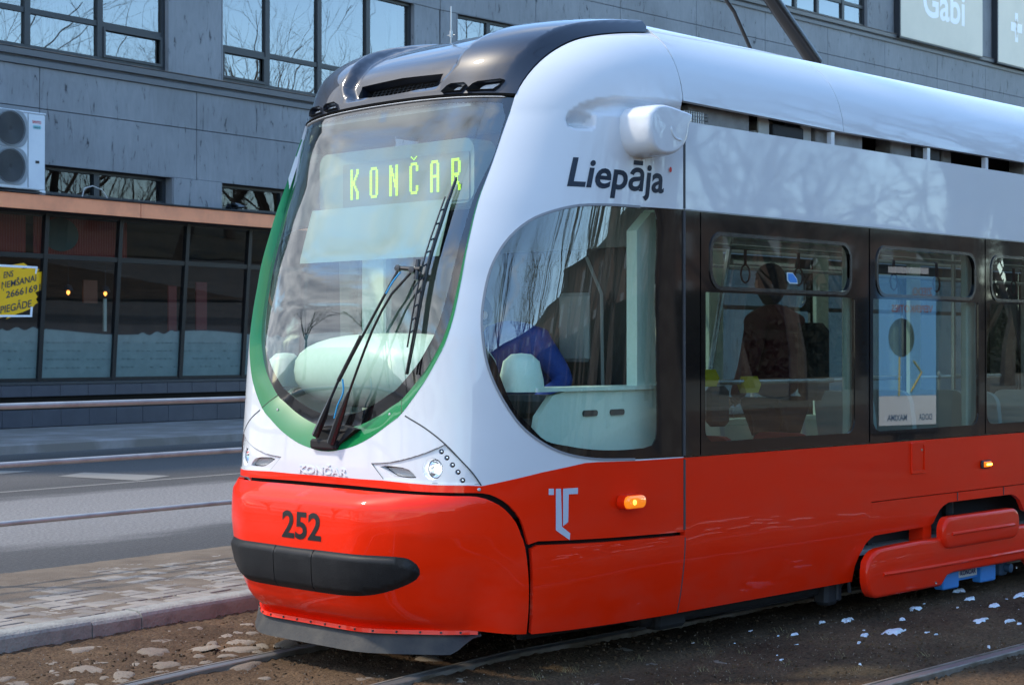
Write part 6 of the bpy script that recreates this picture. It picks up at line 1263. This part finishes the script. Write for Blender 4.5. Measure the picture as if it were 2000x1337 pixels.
for x_ in (-.11, .11): q = MB(); q.box(c0 + Vector((x_, .06, .035)), (.10, .28, .07), 0, .02); q.build('shoe', BLKJ, pa)
head(c0 + Vector((0, .05, 1.62)), (0, 1, 0), pa, BLKJ, hood=True)
hand(v[7], (0, .8, -.5), pa, 1); hand(v[10], (0, .8, -.5), pa, -1)
q = MB(); q.box(c0 + Vector((.13, -.21, 1.12)), (.26, .14, .5), .1, .05); q.tube([c0 + Vector((.1, -.15, 1.3)), c0 + Vector((.1, -.02, 1.47)), c0 + Vector((.13, .14, 1.2))], .02, 6); tag(q.build('backpack', BLKJ), 'black backpack slung on the right shoulder of the maroon-jacketed passenger', 'bag')
# ================================================================== TREES, POSTER STAND AND FAR SIDE OF THE SQUARE (seen in reflections)
BARK = mat('bare_tree_bark', (.060, .050, .042), .9, noise=(5, (.11, .10, .085), .4, .65))
def tree_mesh(seed, H, spread=.55, depth=6, weep=0.0):
    g = random.Random(seed); b = MB(); crown = MB()
    def br(p, d, l, r_, lev):
        n_ = 3 if lev < 3 else 2; pts = [p]; rs = [r_]; dd = d.copy()
        for k in range(n_):
            dd = (dd + Vector((g.gauss(0, .10), g.gauss(0, .10), g.gauss(0, .06) + (.05 if lev < 4 else -weep)))).normalized(); pts.append(pts[-1] + dd * l / n_); rs.append(r_ * (1 - .38 * (k + 1) / n_))
        (b if lev == 0 else crown).tube(pts, rs, 7 if lev < 2 else (4 if lev < 4 else 3), False)
        if lev >= depth: return
        for c_ in range(g.choice((2, 3, 3)) if lev else 6):
            a = g.uniform(0, 6.283); sp = spread * g.uniform(.55, 1.25); u = dd.cross(Vector((0, 0, 1)) if abs(dd.z) < .9 else Vector((1, 0, 0))).normalized(); w_ = dd.cross(u)
            nd = (dd * math.cos(sp) + (u * math.cos(a) + w_ * math.sin(a)) * math.sin(sp)).normalized(); t_ = g.uniform(.55, 1.0) if lev else g.uniform(.5, 1.0); k = t_ * n_; i = min(int(k), n_ - 1); q_ = pts[i].lerp(pts[i + 1], k - i)
            br(q_, nd, l * g.uniform(.62, .86), rs[min(i + 1, n_)] * g.uniform(.55, .75), lev + 1)
    br(Vector((0, 0, -.1)), Vector((0, 0, 1)), H * .30, H * .019, 0)
    out_ = []
    for mb_, nm in ((b, 'trunk'), (crown, 'crown')):
        me = bpy.data.meshes.new(nm); me.from_pydata([tuple(x) for x in mb_.v], [], mb_.f); me.materials.append(BARK); me.update(); out_.append(me)
    return out_
TM = [tree_mesh(11, 19, .50, 6), tree_mesh(23, 21, .44, 6), tree_mesh(37, 17, .58, 6)]
spots = [(9, -16.5, 0), (14.5, -21, 1), (19.5, -15.6, 2), (24, -20, 1), (28.5, -16.2, 0), (33, -22, 2), (37, -15.8, 1), (41.5, -20.5, 0), (46, -16, 2), (50, -21, 1), (55.5, -16.4, 0), (60, -22, 2), (65, -16, 1), (71, -21, 0), (78, -16, 1), (86, -20, 2), (3.5, -19, 2), (-3, -16, 1), (-10, -20, 0)]
wh = ['first', 'second', 'third', 'fourth', 'fifth', 'sixth', 'seventh', 'eighth', 'ninth', 'tenth', 'eleventh', 'twelfth', 'thirteenth', 'fourteenth', 'fifteenth', 'sixteenth']
for i, (x, y, k) in enumerate(spots):
    y = y * 1.15 - 2
    e_ = empty('bare_tree', (x, y, -.05), ('tall leafless park tree mirrored in the tram windows, %s counting towards the right' % wh[i]) if i < 16 else ["leafless tree at the left end of the park, nearest of three", "leafless tree at the left end of the park, middle of three", "leafless tree at the left end of the park, farthest of three"][i - 16], 'tree', 'leafless trees in the park', rz=i * 1.7)
    for me in TM[k]: o = link(bpy.data.objects.new(me.name, me), e_)
    e_.scale = (1, 1, 1 + .06 * ((i * 7) % 5 - 2))
spots2 = [(-30, 30, 2), (-38, 24, 0), (-34, 42, 1), (-46, 34, 2), (-27, 50, 0), (-52, 20, 1), (-44, 52, 2), (-60, 40, 1), (-24, 38, 2), (-56, 58, 0)]
for i, (x, y, k) in enumerate(spots2):
    e_ = empty('bare_tree', (x, y, -.05), 'leafless tree at the far left end of the street, %s of the group' % wh[i], 'tree', 'leafless trees down the street', rz=i * 2.3)
    for me in TM[k]: link(bpy.data.objects.new(me.name, me), e_)
    e_.scale = (.8, .8, .62)
m_grass = mat('park_winter_grass', (.07, .065, .035), .95, noise=(1.5, (.13, .11, .07), .4, .65))
tag(mk('park_lawn', [(-60, -60, -.06), (120, -60, -.06), (120, -6.5, -.06), (-60, -6.5, -.06)], [(0, 1, 2, 3)], m_grass), kind='structure')
for i, (x, y, k, s_) in enumerate([(13.0, -4.6, 1, 1.0), (20.5, -5.4, 0, 1.15), (27.5, -4.4, 2, 1.3), (34, -5.6, 1, 1.15), (41, -4.6, 0, 1.3), (48.5, -5.5, 2, 1.45), (56, -4.8, 1, 1.25), (64, -5.4, 0, 1.35), (73, -4.8, 2, 1.5)]):
    e_ = empty('bare_tree', (x, y, -.05), 'tall leafless street tree lining the square, %s from the left of the front row' % wh[i], 'tree', 'leafless street trees along the square', rz=i * 1.3 + .4)
    for me in TM[k]: link(bpy.data.objects.new(me.name, me), e_)
    e_.scale = (s_, s_, s_)
for i in range(14):
    e_ = empty('bare_tree', (-14 + i * 9.2 + 1.5 * math.sin(i * 3.1), -31 - 6 * (i % 2) + math.sin(i * 2.2), -.05), 'leafless tree in the back row of the park, %s from the left' % wh[i], 'tree', 'leafless trees in the back row of the park', rz=i * 2.9)
    for me in TM[(i * 2) % 3]: link(bpy.data.objects.new(me.name, me), e_)
    e_.scale = (.9, .9, .8)
hg = MB()  # leafy mass with solid core, added to darken the horizon in reflections
hg.box((32, -46.6, 1.3), (186, 1.6, 2.8)); hg.box((32, -48.0, 2.4), (186, 1.2, 5.0))
for _ in range(46000):
    x = random.uniform(-60, 125); h_ = 3.2 + 1.6 * math.sin(x * .31) + 1.1 * math.sin(x * .83 + 1) + .6 * math.sin(x * 2.3); z = h_ * random.random() ** .8; y = -46 + random.gauss(0, 1.3); l = random.uniform(.10, .26)
    a, b_, c_ = [Vector((x, y, z)) + Vector((random.gauss(0, l), random.gauss(0, l), random.gauss(0, l))) for _ in range(3)]; hg.add([a, b_, c_], [(0, 1, 2)])
tag(hg.build('hedge', mat('hedge_green', (.013, .015, .008), .95)), 'dense dark hedge added to darken the mirrored horizon behind the park', 'hedge', kind='stuff')
FB = Fr(Vector((-60, -58, 0)), 0); fb_ = empty('horizon_block_building', (0, 0, 0), 'added brown building blocking the mirrored horizon behind the park hedge', 'building')  # out-of-view building added to block the bright horizon in reflections
q = MB(); FB.box(q, 0, 185, -8, 0, 0, 10.5); q.build('wall', mat('brown_brick', (.16, .10, .07), .9, noise=(.8, (.12, .08, .06), .4, .6)), fb_); q = MB(); FB.box(q, -.3, 185.3, -8.3, .4, 10.5, 10.9); q.build('roof', DARK, fb_)
for r_ in range(3):
    for k in range(36):
        q = MB(); FB.box(q, 2 + k * 5, 3.6 + k * 5, .0, .05, 1.2 + r_ * 3.2, 2.9 + r_ * 3.2); q.build('window', GREYP, fb_)
# advertising stand mirrored in the second window
AX = Vector((19.3, -.45, 0)); ar_ = R(12)
ad = empty('advertising_stand', AX, 'free-standing light blue poster stand with lettering, seen mirrored in the second tram window', 'sign', rz=ar_ + math.pi)
q = MB(); q.box((0, .06, 1.62), (1.22, .14, 2.25), 0, .03); q.box((0, .06, .26), (.3, .1, .6)); q.build('casing', FRM, ad)
def apz(u, v, d=0): return (-u, -.012 - d, v) if False else (u, -.012 - d, v)
PBL = mat('poster_blue', (.17, .47, .85), .5); PBW = mat('poster_grey', (.85, .88, .90), .5)
q = MB(); q.add([apz(-.53, 1.0), apz(.53, 1.0), apz(.53, 2.55), apz(-.53, 2.55)], [(0, 1, 2, 3)]); q.build('poster', PBL, ad)
q = MB(); q.add([apz(-.53, .62), apz(.53, .62), apz(.53, .998), apz(-.53, .998)], [(0, 1, 2, 3)]); q.add([apz(-.4, 2.58), apz(.35, 2.58), apz(.35, 2.66), apz(-.4, 2.66)], [(0, 1, 2, 3)]); q.build('poster_foot', PBW, ad)
TRD = mat('poster_red_brown', (.35, .12, .12), .6); TNV = mat('poster_navy', (.03, .07, .2), .6)
pf = lambda u, v, d: apz(u, v, d)
for s_, bx_, m_ in (('ZIEDO', (-.47, -.10, 2.30, 2.40), TRD), ('VEPERKOTIES', (-.47, .30, 2.08, 2.17), TRD), ('MAXIMA', (.02, .38, .68, .76), TNV), ('DOGA', (-.45, -.20, .68, .76), TNV)): lettering('lettering', s_, bx_, pf, m_, ad, .02)
q = MB(); q.add([apz(.12 + .24 * math.cos(k * math.pi / 12), 1.75 + .25 * math.sin(k * math.pi / 12), .003) for k in range(24)], [tuple(range(24))]); q.build('round_print', mat('poster_dark', (.02, .03, .05), .6), ad)
q = MB(); q.tube([apz(-.1, 1.45, .006), apz(-.25, 1.3, .006), apz(-.05, 1.05, .006)], .012, 5); q.tube([apz(.16, 1.5, .006), apz(.17, 1.0, .006)], .014, 5); q.build('line_print', mat('poster_yellow', (.6, .45, .05), .6), ad)
# contact wire over the track and span wire
for y0, lab in ((YC, 'thin contact wire running above the tram'), (3.83, 'thin contact wire above the empty nearer track')):
    q = MB(); q.tube([(x, y0, 5.60) for x in (-40, -10, 10, 40, 70)], .007, 5); tag(q.build('contact_wire', DARK), lab, 'wire')
